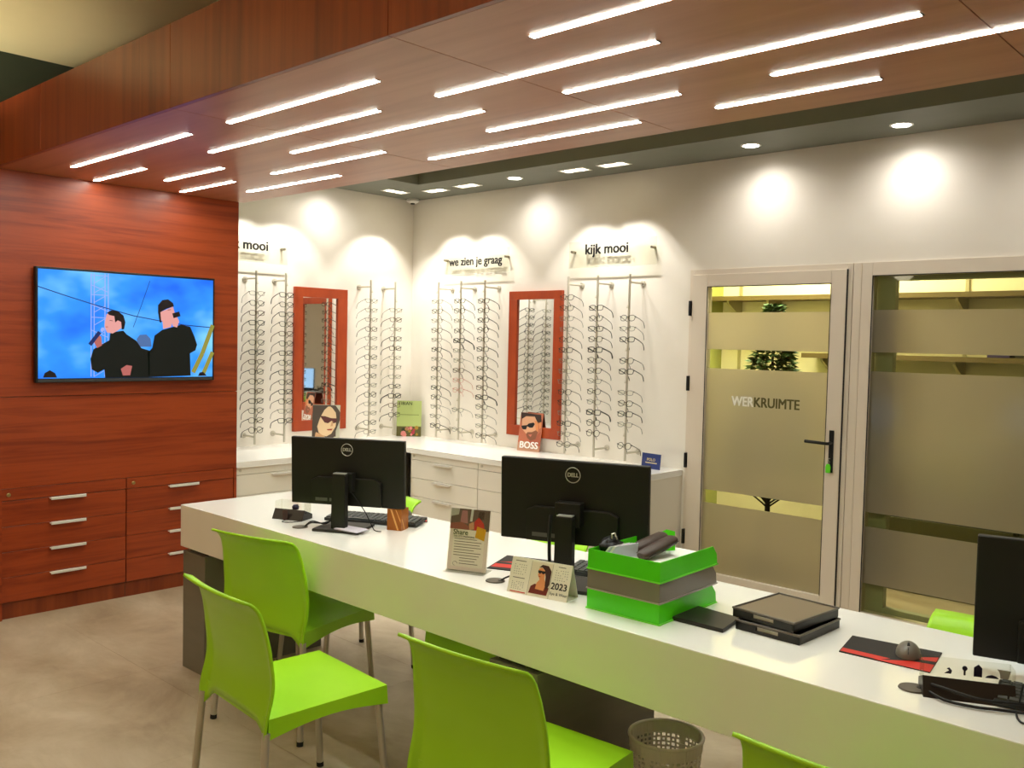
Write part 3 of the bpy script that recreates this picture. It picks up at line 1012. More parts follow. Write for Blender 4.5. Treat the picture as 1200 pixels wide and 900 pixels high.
# ================================================================ reception desk
desk = thing('reception_desk', 'long white reception desk with thick slab top on grey panel legs', 'desk', (0, 0, 0))
MB().box(DX0, DX1, DY0, DY1, DF, DZ).build('desk_slab', desk_white, desk, 0.003)
for x in (1.62, 3.70, 6.05):
    lg = MB().box(x, x + 0.21, DY0 + 0.004, DY1 - 0.035, 0.0, DF - 0.018).build('leg', desk_grey, desk, 0.003)
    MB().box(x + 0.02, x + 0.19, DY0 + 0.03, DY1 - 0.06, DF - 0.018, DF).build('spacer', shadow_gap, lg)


# ================================================================ chairs (front towards +y, origin on the floor)
def lerp(tab, z):
    for (a, p), (b, q) in zip(tab[:-1], tab[1:]):
        if z <= b:
            k = (z - a) / (b - a)
            k = max(0, min(1, k))
            return p + (q - p) * k
    return tab[-1][1]


def grid_mesh(name, P, nu, nv):
    me = bpy.data.meshes.new(name)
    vs = [P(i / (nu - 1), j / (nv - 1)) for j in range(nv) for i in range(nu)]
    fs = [(j * nu + i, j * nu + i + 1, (j + 1) * nu + i + 1, (j + 1) * nu + i) for j in range(nv - 1) for i in range(nu - 1)]
    me.from_pydata(vs, [], fs)
    for p in me.polygons:
        p.use_smooth = True
    return me


YB = [(0.34, -0.213), (0.44, -0.211), (0.50, -0.213), (0.58, -0.222), (0.66, -0.237), (0.72, -0.252), (0.77, -0.271), (0.795, -0.289), (0.808, -0.308), (0.815, -0.330)]
WB = [(0.34, 0.234), (0.44, 0.236), (0.55, 0.235), (0.65, 0.230), (0.74, 0.219), (0.80, 0.212), (0.815, 0.210)]


def clamp01(q):
    return max(0.0, min(1.0, q))


def back_pt(u, v):
    x = 2 * u - 1
    ax = abs(x)
    # lower edge: gently arched, drawn down at the corners to the rear leg sockets
    low = 0.428 - 0.022 * ax ** 2 - 0.055 * clamp01((ax - 0.60) / 0.36) ** 1.6
    vv = v ** 0.85
    z = low + (0.815 - low) * vv
    hw = lerp(WB, z)
    y = lerp(YB, z) + 0.016 * ax ** 2
    k = clamp01((0.56 - z) / 0.16)
    y -= 0.026 * k * k * (3 - 2 * k)                      # ledge flared to the rear along the bottom
    y -= 0.022 * clamp01((ax - 0.885) / 0.10) * clamp01((0.76 - z) / 0.32)   # side wings folded to the rear
    return (x * hw, y, z)


def seat_pt(u, v):
    # v 0 rear .. 1 front ; outer rows fold down as skirts
    x = 2 * u - 1
    ax = abs(x)
    hw = 0.226 - 0.004 * v
    y = -0.228 + 0.438 * v
    z = 0.440 - 0.010 * (1 - x * x) * math.sin(PI * min(1, v * 1.1)) + 0.004 * v
    return (x * hw, y, z)


def make_seat():
    n = 11
    top = [[seat_pt(i / (n - 1), j / (n - 1)) for i in range(n)] for j in range(n)]
    vs, fs = [], []
    idx = {}

    def vid(p):
        vs.append(p)
        return len(vs) - 1
    g = [[vid(p) for p in row] for row in top]
    for j in range(n - 1):
        for i in range(n - 1):
            fs.append((g[j][i], g[j][i + 1], g[j + 1][i + 1], g[j + 1][i]))
    ring = [(0, i) for i in range(n)] + [(j, n - 1) for j in range(1, n)] + [(n - 1, i) for i in range(n - 2, -1, -1)] + [(j, 0) for j in range(n - 2, 0, -1)]

    def drop(j, i):
        x, y, z = top[j][i]
        if i in (0, n - 1):
            k = j / (n - 1)
            d = 0.064 - 0.024 * math.sin(PI * k)
        elif j == n - 1:
            k = i / (n - 1)
            d = 0.064 - 0.014 * math.sin(PI * k)
        else:
            d = 0.03
        return (x * 1.012, y + (0.004 if j == n - 1 else 0), z - d)
    low = [vid(drop(j, i)) for j, i in ring]
    inn = []
    for j, i in ring:
        x, y, z = drop(j, i)
        inn.append(vid((x * 0.97, y * 0.97, z + 0.001)))
    k = len(ring)
    for a in range(k):
        b = (a + 1) % k
        fs.append((g[ring[a][0]][ring[a][1]], low[a], low[b], g[ring[b][0]][ring[b][1]]))
        fs.append((low[a], inn[a], inn[b], low[b]))
    # underside
    und = [[vid((p[0] * 0.955, p[1] * 0.955, p[2] - 0.006)) for p in row] for row in top]
    for j in range(n - 1):
        for i in range(n - 1):
            fs.append((und[j][i], und[j + 1][i], und[j + 1][i + 1], und[j][i + 1]))
    for a in range(k):
        b = (a + 1) % k
        fs.append((inn[a], und[ring[a][0]][ring[a][1]], und[ring[b][0]][ring[b][1]], inn[b]))
    me = bpy.data.meshes.new('seat')
    me.from_pydata(vs, [], fs)
    bm = bmesh.new()
    bm.from_mesh(me)
    bmesh.ops.recalc_face_normals(bm, faces=list(bm.faces))
    for f in bm.faces:
        f.smooth = True
    for e in bm.edges:
        if len(e.link_faces) == 2 and e.calc_face_angle(0) > 0.6:
            e.smooth = False
    bm.to_mesh(me)
    bm.free()
    return me


def make_chair():
    t = thing('stacking_chair', 'x', 'chair')
    bk = obj('backrest', grid_mesh('backrest', back_pt, 41, 33), chair_green, t)
    md = bk.modifiers.new('s', 'SOLIDIFY')
    md.thickness = 0.009
    md.offset = 0
    bake(bk)
    obj('seat', make_seat(), chair_green, t)
    for sx in (-1, 1):
        for tp, bt in (((sx * 0.203, 0.188, 0.40), (sx * 0.222, 0.222, 0.0)), ((sx * 0.226, -0.236, 0.40), (sx * 0.244, -0.266, 0.0))):
            tp, bt = Vector(tp), Vector(bt)
            lg = MB().tube([tp, bt + (tp - bt).normalized() * 0.012], 0.0125, 14).build('leg', chair_leg_m, t, smooth=True)
            MB().tube([bt + (tp - bt).normalized() * 0.018, bt], 0.0135, 14).build('foot', rubber, lg, smooth=True)
    return t


chair0 = make_chair()
CH = [(3.157, -3.183, -4.5, 'lime green chair standing clear of the desk, beside the chair pushed under it'),
      (2.463, -2.70, 12.9, 'lime green chair pushed under the desk slab near its end panel leg'),
      (4.07, -3.03, 4.3, 'lime green chair before the desk next to the waste bin'),
      (5.055, -2.955, 0.0, 'lime green chair before the desk, opposite the last monitor'),
      (2.14, -2.25, 174, 'lime green chair behind the desk at the monitor with the card box'),
      (3.275, -2.304, 179.7, 'lime green chair behind the desk at the monitor by the tent calendar'),
      (5.034, -2.312, 179.6, 'lime green chair behind the desk at the monitor by the red mouse pad')]
for i, (x, y, d, lb) in enumerate(CH):
    c = chair0 if i == 0 else copy_tree(chair0)
    c.location = (x, y, 0)
    c.rotation_euler = (0, 0, math.radians(d))
    c['label'] = lb
    c['group'] = 'lime green stacking chairs'

# ---------------------------------------------------------------- waste bin with pierced sides
wb = thing('waste_bin', 'small taupe plastic waste bin with pierced sides under the desk', 'waste bin', (4.115, -2.385, 0))
m = MB()
BH, R0, R1 = 0.315, 0.098, 0.122
NA, NR = 44, 16


def bp(a, z):
    r = R0 + (R1 - R0) * z / BH
    return (r * math.cos(a), r * math.sin(a), z)


for j in range(NR):
    z0, z1 = 0.03 + 0.245 * j / NR, 0.03 + 0.245 * (j + 1) / NR
    for i in range(NA):
        a0, a1 = 2 * PI * i / NA, 2 * PI * (i + 1) / NA
        da, dz = (a1 - a0), (z1 - z0)
        if i % 11 == 0:
            m.add([bp(a0, z0), bp(a1, z0), bp(a1, z1), bp(a0, z1)], [(0, 1, 2, 3)])
            continue
        big = (i + j) % 2 == 0
        e = 0.16 if big else 0.27
        o8 = [bp(a0, z0), bp(a1, z0), bp(a1, z1), bp(a0, z1), bp(a0 + da * e, z0 + dz * e), bp(a1 - da * e, z0 + dz * e), bp(a1 - da * e, z1 - dz * e), bp(a0 + da * e, z1 - dz * e)]
        m.add(o8, [(0, 1, 5, 4), (1, 2, 6, 5), (2, 3, 7, 6), (3, 0, 4, 7)])
for z0, z1 in ((0.0, 0.03), (0.275, BH)):
    for i in range(NA):
        a0, a1 = 2 * PI * i / NA, 2 * PI * (i + 1) / NA
        m.add([bp(a0, z0), bp(a1, z0), bp(a1, z1), bp(a0, z1)], [(0, 1, 2, 3)])
o = m.build('pierced_wall', bin_m, wb)
md = o.modifiers.new('s', 'SOLIDIFY')
md.thickness = 0.002
bake(o)
MB().tube([(R1 * math.cos(2 * PI * i / 40), R1 * math.sin(2 * PI * i / 40), BH) for i in range(40)], 0.006, 8, closed=True).build('rim', bin_m, wb, smooth=True)
MB().lathe([(0.0, 0.001), (R0, 0.001), (R0, 0.006), (0, 0.006)], n=32).build('base', bin_m, wb)

# ================================================================ things on the desk
ring_silver = mat('silver print', 'c9c7c0', 0.35, 0.6)
mon_back = ramp_noise(mat('matt black monitor shell', rough=0.45, spec=0.4), ['15130e', '1a1812'], (1, 1, 1), 4, 2)


def monitor(label, loc, rz, zb, zt, wd, lean=0.05):
    """back shell towards -y, screen towards +y; local origin at the stand foot on the desk"""
    t = thing('monitor', label, 'monitor', loc, rz, group='black office monitors')
    hw, h0, h1 = wd / 2, zb - loc[2], zt - loc[2]
    M = T(0, 0.055, h0) @ Matrix.Rotation(lean, 4, 'X')
    hh = h1 - h0
    m = MB().box(-hw, hw, -0.012, 0.012, 0, hh, M)
    shell = m.build('shell', mon_back, t, 0.005, 3)
    MB().box(-hw + 0.006, hw - 0.006, 0.0115, 0.0135, 0.016, hh - 0.006, M).build('screen', mat('switched on screen', '8fb4dd', 0.15, emit=0.6), t)
    m = MB()
    m.prism([(-hw * 0.62, 0.004), (hw * 0.62, 0.004), (hw * 0.62, 0.11), (hw * 0.5, 0.125), (-hw * 0.5, 0.125), (-hw * 0.62, 0.11)], -0.030, -0.011, M)
    m.build('rear_housing', mon_back, t, 0.004)
    MB().box(-0.075, -0.02, -0.0312, -0.029, 0.02, 0.034, M).box(0.0 - 0.14, -0.085, -0.0312, -0.029, 0.02, 0.034, M).build('ports', mat('port plate', '5a5852', 0.5), t)
    cz = hh - 0.048
    ringp = [(0.026 * math.cos(2 * PI * i / 32), -0.0128, cz + 0.026 * math.sin(2 * PI * i / 32)) for i in range(32)]
    MB().tube([M @ Vector(p) for p in ringp], 0.0016, 6, closed=True).build('logo_ring', ring_silver, t)
    text('logo_lettering', 'DELL', 0.0195, ring_silver, t, M @ T(0, -0.0126, cz), 0.0008, 0.0008, sx=0.92)
    # stand: flat foot, post, neck
    MB().box(-0.105, 0.105, -0.085, 0.105, 0.0, 0.012).build('stand_foot', dark_plastic, t, 0.004)
    MB().prism([(-0.032, 0.012), (0.032, 0.012), (0.030, 0.235), (0.024, 0.245), (-0.024, 0.245), (-0.030, 0.235)], -0.055, -0.018).build('stand_post', mon_back, t, 0.003)
    MB().box(-0.027, 0.027, -0.050, -0.022, 0.2445, 0.2475).build('post_cap', ring_silver, t)
    zc = h0 + 0.11
    MB().box(-0.045, 0.045, -0.02, 0.028, zc - 0.04, zc + 0.04).build('neck', mon_back, t, 0.003)
    return t


m1p = (2.575, -2.575, DZ)
M1 = monitor('black monitor between the card box and the orange pencil cube', m1p, math.radians(30), 0.884, 1.178, 0.525, 0.04)
m2p = (3.82, -2.565, DZ)
M2 = monitor('black monitor standing behind the tent calendar', m2p, math.radians(21), 0.925, 1.212, 0.53, 0.04)
m3p = (5.32, -2.385, DZ)
M3 = monitor('black monitor behind the skyline card box and mouse pad', m3p, math.radians(15), 0.828, 1.145, 0.53, 0.04)


def cable(label, pts, r=0.0028, cat='cable', group='loose black cables on the desk'):
    P = [Vector(p) for p in pts]
    out = []
    for i in range(len(P) - 1):
        p0, p1, p2, p3 = P[max(i - 1, 0)], P[i], P[i + 1], P[min(i + 2, len(P) - 1)]
        for k in range(6):
            s = k / 6
            out.append(0.5 * ((2 * p1) + (-p0 + p2) * s + (2 * p0 - 5 * p1 + 4 * p2 - p3) * s * s + (-p0 + 3 * p1 - 3 * p2 + p3) * s ** 3))
    out.append(P[-1])
    return tag(MB().tube(out, r, 7).build('cable', cable_m, None, smooth=True), label, cat, group)


def grommet(label, x, y):
    t = thing('cable_grommet', label, 'grommet', (x, y, DZ), 0, group='round cable outlets in the desk')
    MB().lathe([(0.03, 0.0), (0.034, 0.001), (0.032, 0.004), (0.0, 0.004)], n=28).build('cover', mat('taupe grommet plastic', '5b5247', 0.4), t)
    MB().lathe([(0.0, 0.0041), (0.011, 0.0041), (0.011, 0.0052), (0.0, 0.0052)], n=14).build('cable_hole', black_plastic, t).location = (0.016, 0.012, 0)
    return t


z = DZ
grommet('round cable outlet in the desk beside the card box', 2.425, -2.690)
grommet('round cable outlet in the desk beside the tent calendar', 3.612, -2.700)
grommet('round cable outlet in the desk beside the skyline card box', 4.993, -2.662)
zc = z + 0.0045
cable('cable from the desk outlet to the card box monitor', [(2.443, -2.676, zc), (2.455, -2.655, z + 0.02), (2.49, -2.61, z + 0.02), (2.53, -2.56, z + 0.05), (2.545, -2.555, z + 0.13), (2.53, -2.56, z + 0.17)], 0.003)
cable('second cable from the desk outlet to the card box monitor', [(2.441, -2.678, zc), (2.47, -2.66, z + 0.03), (2.52, -2.625, z + 0.022), (2.548, -2.615, z + 0.06), (2.553, -2.61, z + 0.17), (2.575, -2.60, z + 0.2)], 0.003)
cable('thin cable looping down behind the card box monitor', [(2.60, -2.55, z + 0.16), (2.64, -2.51, z + 0.08), (2.665, -2.49, z + 0.02), (2.70, -2.50, z + 0.004), (2.735, -2.495, z + 0.004)], 0.0022)
cable('thin cable loop in front of the card box', [(2.255, -2.645, z + 0.004), (2.285, -2.69, z + 0.004), (2.32, -2.675, z + 0.004), (2.335, -2.62, z + 0.004)], 0.0018)
cable('cable from the desk outlet towards the tent calendar', [(3.628, -2.688, zc), (3.66, -2.67, z + 0.022), (3.70, -2.64, z + 0.012), (3.74, -2.61, z + 0.004)], 0.003)
cable('thick cable rising along the monitor post by the calendar', [(3.79, -2.61, z + 0.03), (3.792, -2.628, z + 0.1), (3.79, -2.628, z + 0.2), (3.787, -2.62, z + 0.245)], 0.006)
cable('cable arching out of the desk outlet over the skyline card box', [(5.01, -2.652, zc), (5.025, -2.665, z + 0.022), (5.06, -2.685, z + 0.03), (5.11, -2.69, z + 0.028), (5.16, -2.68, z + 0.024), (5.23, -2.63, z + 0.02), (5.32, -2.56, z + 0.005)], 0.0035)
cable('second cable out of the desk outlet by the skyline card box', [(5.01, -2.655, zc), (5.035, -2.682, z + 0.012), (5.08, -2.70, z + 0.007), (5.14, -2.69, z + 0.006), (5.2, -2.66, z + 0.006), (5.30, -2.62, z + 0.006), (5.45, -2.58, z + 0.006)], 0.0035)
cable('looped cable hanging beside the last monitor', [(5.22, -2.66, z + 0.006), (5.232, -2.69, z + 0.004), (5.25, -2.705, z + 0.004), (5.29, -2.69, z + 0.004), (5.31, -2.65, z + 0.004)], 0.0025)


# card boxes: black sloping base with a clear upright
def card_box(label, x, y, rz, wd, skyline):
    t = thing('card_holder', label, 'card holder', (x, y, z), rz, group='clear and black card boxes')
    hw = wd / 2
    m = MB()
    m.prism([(-0.045, 0), (0.045, 0), (0.045, 0.02), (-0.020, 0.045)], -hw, hw, Matrix.Rotation(PI / 2, 4, 'Z'))
    m.build('base', mat('dark brown black plastic', '1f1511', 0.35), t, 0.001)
    m = MB()
    m.box(-hw, hw, 0.030, 0.033, 0.02, 0.078).box(-hw, -hw + 0.003, -0.02, 0.033, 0.03, 0.078).box(hw - 0.003, hw, -0.02, 0.033, 0.03, 0.078)
    m.build('clear_box', acrylic, t)
    dk = mat('purple black print', '221a33', 0.5)
    yy = -0.0215
    if skyline:
        m = MB()
        m.prism([(0.02, 0.04), (0.02, 0.062), (0.03, 0.07), (0.038, 0.062), (0.038, 0.04)], 0.028, 0.030)
        m.prism([(-0.002, 0.04), (0.002, 0.04), (0.002, 0.055), (-0.002, 0.055)], 0.028, 0.030)
        m.prism(circle(0, 0.057, 0.006, n=10), 0.028, 0.030)
        m.prism([(0.045, 0.04), (0.075, 0.04), (0.07, 0.045), (0.06, 0.048), (0.05, 0.045)], 0.028, 0.030)
        m.prism([(-0.045, 0.04), (-0.03, 0.04), (-0.028, 0.048), (-0.034, 0.055), (-0.04, 0.052), (-0.034, 0.048)], 0.028, 0.030)
        m.build('skyline_print', dk, t)
        MB().prism([(0.078, 0.042), (0.095, 0.042), (0.1, 0.062), (0.07, 0.064), (0.076, 0.056)], 0.028, 0.030).build('shell_print', mat('grey print tone', 'a9a79e', 0.5), t)
    else:
        MB().lathe([(0.0, 0.0), (0.014, 0.0), (0.016, 0.012), (0.010, 0.022), (0.0, 0.024)], (0.01, 0.012, 0.04), 12).build('cap', dk, t)
        MB().prism([(-0.02, 0.002), (0.006, 0.002), (0.006, 0.044), (-0.02, 0.044)], -0.047, -0.0455).build('strap', mat('dark brown band', '3a1f12', 0.4), t)
    return t


card_box('small brown-black card box with clear lid at the desk end', 2.235, -2.605, math.radians(24), 0.155, False)
card_box('black card box with a clear front and skyline print under cables', 5.10, -2.615, math.radians(26), 0.20, True)


def keyboard(label, x, y, rz):
    t = thing('keyboard', label, 'keyboard', (x, y, z), rz, group='keyboards')
    M = Matrix.Rotation(0.06, 4, 'X')
    MB().box(-0.22, 0.22, -0.068, 0.068, 0.006, 0.02, M).build('body', dark_plastic, t, 0.003)
    m = MB()
    for r in range(6):
        n = 15 if r else 14
        for k in range(n + 3):
            if r == 5 and 4 <= k <= 9:
                continue
            x0 = -0.212 + k * 0.0237
            m.box(x0, x0 + 0.019, 0.058 - r * 0.0205 - 0.017, 0.058 - r * 0.0205, 0.02, 0.0255, M)
        if r == 5:
            m.box(-0.117, 0.02, 0.058 - r * 0.0205 - 0.017, 0.058 - r * 0.0205, 0.02, 0.0255, M)
    o = m.build('keys', mat('grey key caps', '4a4a45', 0.5), t)
    o['kind'] = 'stuff'
    for sx in (-0.19, 0.19):
        MB().box(sx - 0.015, sx + 0.015, 0.045, 0.06, 0.0, 0.0085).build('foot', rubber, t)
    return t


keyboard('dark keyboard behind the card box monitor', 2.535, -2.365, math.radians(28))
keyboard('dark keyboard behind the calendar monitor', 3.905, -2.33, math.radians(14))
keyboard('dark keyboard with a pale front edge under the last monitor', 5.37, -2.53, math.radians(10))


def mouse(label, x, y, rz):
    t = thing('computer_mouse', label, 'mouse', (x, y, z + 0.003), rz, group='computer mice')
    vs, fs = [], []
    n, k = 9, 16
    for i in range(n):
        th = PI / 2 * i / (n - 1)
        for j in range(k):
            a = 2 * PI * j / k
            r = math.cos(th)
            vs.append((0.032 * r * math.cos(a) * (1 - 0.12 * math.sin(a)), 0.053 * r * math.sin(a), 0.002 + 0.036 * math.sin(th) * (1 - 0.15 * r * math.sin(a))))
    for i in range(n - 1):
        for j in range(k):
            fs.append((i * k + j, i * k + (j + 1) % k, (i + 1) * k + (j + 1) % k, (i + 1) * k + j))
    fs.append(tuple(range(k - 1, -1, -1)))
    mm = MB()
    mm.add(vs, fs)
    mm.build('shell', mat('grey mouse plastic', '6b655a', 0.4), t, smooth=True)
    MB().tube([(0, -0.012 - 0.01, 0.0375), (0, -0.03, 0.034)], 0.0035, 8).build('scroll_wheel', black_plastic, t)
    m = MB()
    m.tube([(0, -0.004, 0.0385), (0, -0.02, 0.0375), (0, -0.04, 0.0285), (0, -0.05, 0.016)], 0.0008, 5)
    m.build('button_seam', black_plastic, t)
    return t


red_fab = mat('red mouse mat print', 'cf2f20', 0.6)
dark_fab = mat('black mouse mat fabric', '26201c', 0.7)


def mouse_pad(label, corners, red):
    """corners on the desk; red stripes along one edge"""
    c = sum((Vector(p) for p in corners), Vector((0, 0))) / 4
    t = thing('mouse_pad', label, 'mouse pad', (c.x, c.y, z), 0, group='black and red mouse pads')
    q = [(p[0] - c.x, p[1] - c.y) for p in corners]
    M = Matrix.Rotation(PI / 2, 4, 'X')

    def pr(poly, z0, z1):
        m = MB()
        n = len(poly)
        return m.add([(x, y, z0) for x, y in poly] + [(x, y, z1) for x, y in poly], [tuple(range(n - 1, -1, -1)), tuple(range(n, 2 * n))] + [(i, (i + 1) % n, n + (i + 1) % n, n + i) for i in range(n)])
    pr(q, 0, 0.003).build('mat', dark_fab, t)

    def uv(u, v):
        a = Vector(q[0]).lerp(Vector(q[1]), u)
        b = Vector(q[3]).lerp(Vector(q[2]), u)
        return tuple(a.lerp(b, v))
    for poly in red:
        pr([uv(u, v) for u, v in poly], 0.003, 0.0033).build('red_stripe', red_fab, t)
    return t


mouse_pad('black and red mouse pad carrying the mouse, near the stacked trays', [(4.752, -2.533), (4.985, -2.52), (4.955, -2.335), (4.722, -2.372)],
          [[(0.01, 0.03), (0.45, 0.03), (0.55, 0.2), (0.01, 0.22)], [(0.4, 0.0), (1, 0.0), (1, 0.35), (0.75, 0.3), (0.55, 0.12)], [(0.7, 0.42), (1, 0.5), (1, 0.72), (0.8, 0.55)]])
mouse('grey computer mouse on the mouse pad by the stacked trays', 4.897, -2.425, math.radians(19))
mouse_pad('black and red mouse pad beside the leaflet stand', [(3.47, -2.597), (3.70, -2.50), (3.62, -2.31), (3.385, -2.40)],
          [[(0.02, 0.12), (0.5, 0.16), (0.98, 0.3), (0.98, 0.42), (0.02, 0.36)], [(0.02, 0.5), (0.98, 0.55), (0.98, 0.72), (0.3, 0.6)]])
mouse_pad('red mouse pad under the mouse behind the card box monitor', [(2.53, -2.29), (2.70, -2.20), (2.62, -2.13), (2.45, -2.20)], [[(0.02, 0.02), (0.98, 0.02), (0.98, 0.6), (0.02, 0.75)]])
mouse('dark computer mouse on the red pad behind the card box monitor', 2.545, -2.205, math.radians(20))

# loose paper on the stand foot, pen by the calendar
tag(MB().prism([(0, 0), (0.13, 0.02), (0.11, 0.10), (-0.02, 0.08)], 0, 0.004, T(2.60, -2.55, z + 0.0125) @ Matrix.Rotation(-PI / 2, 4, 'X') @ T(0, -0.004, -0.09)).build('note_pad', mat('lilac note paper', 'd9d3e2', 0.7)), 'pale lilac note pad lying on the card box monitor foot', 'note pad')
pn = thing('ballpoint_pen', 'blue and black ballpoint pen lying behind the tent calendar', 'pen', (3.78, -2.50, z), math.radians(-8))
MB().tube([(-0.06, 0, 0.0045), (0.03, 0, 0.0045)], 0.0042, 10).build('barrel', black_plastic, pn)
MB().tube([(0.03, 0, 0.0045), (0.062, 0, 0.0045), (0.07, 0, 0.0045)], [0.0043, 0.004, 0.001], 10).build('tip', mat('blue pen plastic', '3b5fc4', 0.4), pn)

# orange pencil cube
pc = thing('pencil_cube', 'small orange-brown pencil cube with light diagonal stripes', 'pencil cup', (2.725, -2.395, z), math.radians(24))
org = mat('amber brown lacquer', '9c560f', 0.3)
m = MB()
for q in ((-0.034, 0.034, -0.034, -0.030), (-0.034, 0.034, 0.030, 0.034), (-0.034, -0.030, -0.030, 0.030), (0.030, 0.034, -0.030, 0.030)):
    m.box(q[0], q[1], q[2], q[3], 0.0, 0.092)
m.box(-0.03, 0.03, -0.03, 0.03, 0.0, 0.004)
m.build('cube_wall', org, pc)
st = mat('pale orange stripe', 'e0a45a', 0.4)
MB().prism([(-0.02, 0.09), (-0.012, 0.09), (0.022, 0.002), (0.014, 0.002)], -0.0346, -0.034).build('stripe', st, pc)
MB().prism([(0.004, 0.09), (0.009, 0.09), (0.03, 0.034), (0.03, 0.046)], -0.0346, -0.034).build('stripe', st, pc)
MB().prism([(-0.03, 0.05), (-0.026, 0.05), (0.0, 0.002), (-0.006, 0.002)], -0.0346, -0.034, Matrix.Rotation(PI / 2, 4, 'Z')).build('stripe', st, pc)


# ---------------------------------------------------------------- printed boards (local x right, z up, facing -y)
def board(name, label, cat, loc, rz, lean, wd, ht, m_, th=0.003, group=None):
    t = thing(name, label, cat, loc, rz, lean, group=group)
    MB().box(-wd / 2, wd / 2, -th / 2, th / 2, 0, ht).build('board', m_, t)

    def pr(nm, pts, mm, lay=1):
        """pts in 0..1 of the board"""
        return MB().prism([((u - 0.5) * wd, v * ht) for u, v in pts], -th / 2 - 0.00025 * lay, -th / 2 + 0.0001).build(nm, mm, t)
    return t, pr, th


def rect(u0, v0, u1, v1):
    return [(u0, v0), (u1, v0), (u1, v1), (u0, v1)]


pm = lambda n, h: mat('print ' + n, h, 0.55)
# leaflet stand
lf = thing('leaflet_stand', 'clear acrylic stand with a leaflet headed share on the desk', 'leaflet stand', (3.455, -2.688, z), math.radians(22), -0.16)
LW, LH = 0.155, 0.222
MB().box(-LW / 2, LW / 2, -0.0045, -0.003, 0.0, LH).box(-LW / 2, LW / 2, 0.003, 0.0045, 0.0, LH).box(-LW / 2, LW / 2, -0.0045, 0.0045, 0.0, 0.002).build('acrylic_sleeve', acrylic, lf)
MB().box(-LW / 2, LW / 2, -0.03, -0.0046, 0.0, 0.0025, Matrix.Rotation(0.16, 4, 'X')).box(-LW / 2, LW / 2, 0.0046, 0.06, 0.0, 0.0025, Matrix.Rotation(0.16, 4, 'X')).build('acrylic_foot', acrylic, lf)
sheet = MB().box(-LW / 2 + 0.002, LW / 2 - 0.002, -0.0012, 0.0012, 0.004, LH).build('leaflet', pm('mauve page', 'efdfdc'), lf)


def lp(nm, pts, mm, lay=1):
    return MB().prism([((u - 0.5) * (LW - 0.004), 0.004 + v * (LH - 0.004)) for u, v in pts], -0.0012 - 0.0002 * lay, -0.0011).build(nm, mm, sheet)


lp('photo', rect(0, 0.66, 1, 1), pm('dim brown', '6e5a50'), 1)
lp('photo_shape', [(0.0, 0.66), (0.5, 0.66), (0.48, 0.72), (0.3, 0.78), (0.0, 0.75)], pm('skin red', '9a5a4e'), 2)
lp('photo_shape', [(0.25, 0.78), (0.45, 0.76), (0.42, 0.97), (0.28, 0.97)], pm('rose', 'b0787a'), 2)
lp('photo_shape', [(0.0, 0.86), (0.2, 0.9), (0.22, 1), (0.0, 1)], pm('pale grey', 'b9b4ae'), 2)
lp('photo_shape', [(0.62, 0.66), (0.9, 0.64), (0.86, 0.78), (0.72, 0.88), (0.62, 0.8)], pm('bright red', 'c8392f'), 3)
lp('photo_shape', [(0.5, 0.66), (0.62, 0.68), (0.6, 0.8), (0.48, 0.76)], pm('tan skin', 'd39a76'), 3)
lp('photo_shape', [(0.7, 0.86), (0.85, 0.84), (0.86, 0.97), (0.72, 0.97)], pm('dark hair', '4a3630'), 3)
lp('photo_shape', [(0.5, 0.8), (0.56, 0.8), (0.58, 1), (0.52, 1)], pm('cool white', 'd4d6d4'), 4)
lp('text_panel', rect(0.10, 0.06, 0.9, 0.66), pm('grey page', 'f4ebe4'), 4)
lp('price_badge', [(0.66, 0.55), (0.9, 0.5), (0.93, 0.69), (0.7, 0.73)], pm('amber badge', 'e0a81e'), 5)
for i, (u0, u1) in enumerate(((0.14, 0.72), (0.14, 0.84), (0.14, 0.8), (0.14, 0.84), (0.14, 0.66), (0.14, 0.84), (0.14, 0.8), (0.3, 0.75), (0.3, 0.7), (0.3, 0.78))):
    v = 0.500 - i * 0.044
    lp('text_line', rect(u0, v, u1, v + 0.012), pm('text grey', '877c76'), 5)
text('lettering', 'Share', 0.026, pm('olive ink', '4c5a30'), sheet, T(-0.032, -0.0026, 0.137), 0.0004, 0.0006)
text('lettering', 'THE CITY MAGAZINE', 0.0085, pm('text dark', '4d4540'), sheet, T(-0.018, -0.0026, 0.1225), 0.0, 0.0006)
MB().tube([(-0.045 + 0.009 * math.cos(a), -0.0018, 0.026 + 0.007 * math.sin(a)) for a in [PI * 1.5 * i / 10 for i in range(11)]], 0.0008, 5).build('emblem', pm('text dark', '4d4540'), sheet)

# tent calendar
cl = thing('tent_calendar', 'folded cardboard tent calendar for 2023 with a portrait panel', 'calendar', (3.83, -2.705, z), math.radians(11))
CW, CHh, lean = 0.225, 0.112, 0.33
card = mat('ivory card', 'e3dcc8', 0.6)
MF = T(0, -0.038, 0.0) @ Matrix.Rotation(-lean, 4, 'X')
MBk = T(0, 0.038, 0.0) @ Matrix.Rotation(lean, 4, 'X')
fp = MB().box(-CW / 2, CW / 2, -0.001, 0.001, 0, CHh + 0.004, MF).build('front_leaf', card, cl)
MB().box(-CW / 2, CW / 2, -0.001, 0.001, 0, CHh + 0.004, MBk).build('back_leaf', card, cl)
MB().box(-CW / 2, CW / 2, -0.038, 0.038, 0.0, 0.0015).build('base_leaf', card, cl)


def cp(nm, pts, mm, lay=1):
    return MB().prism([((u - 0.5) * CW, v * CHh) for u, v in pts], -0.001 - 0.0003 * lay, -0.0009, MF).build(nm, mm, fp)


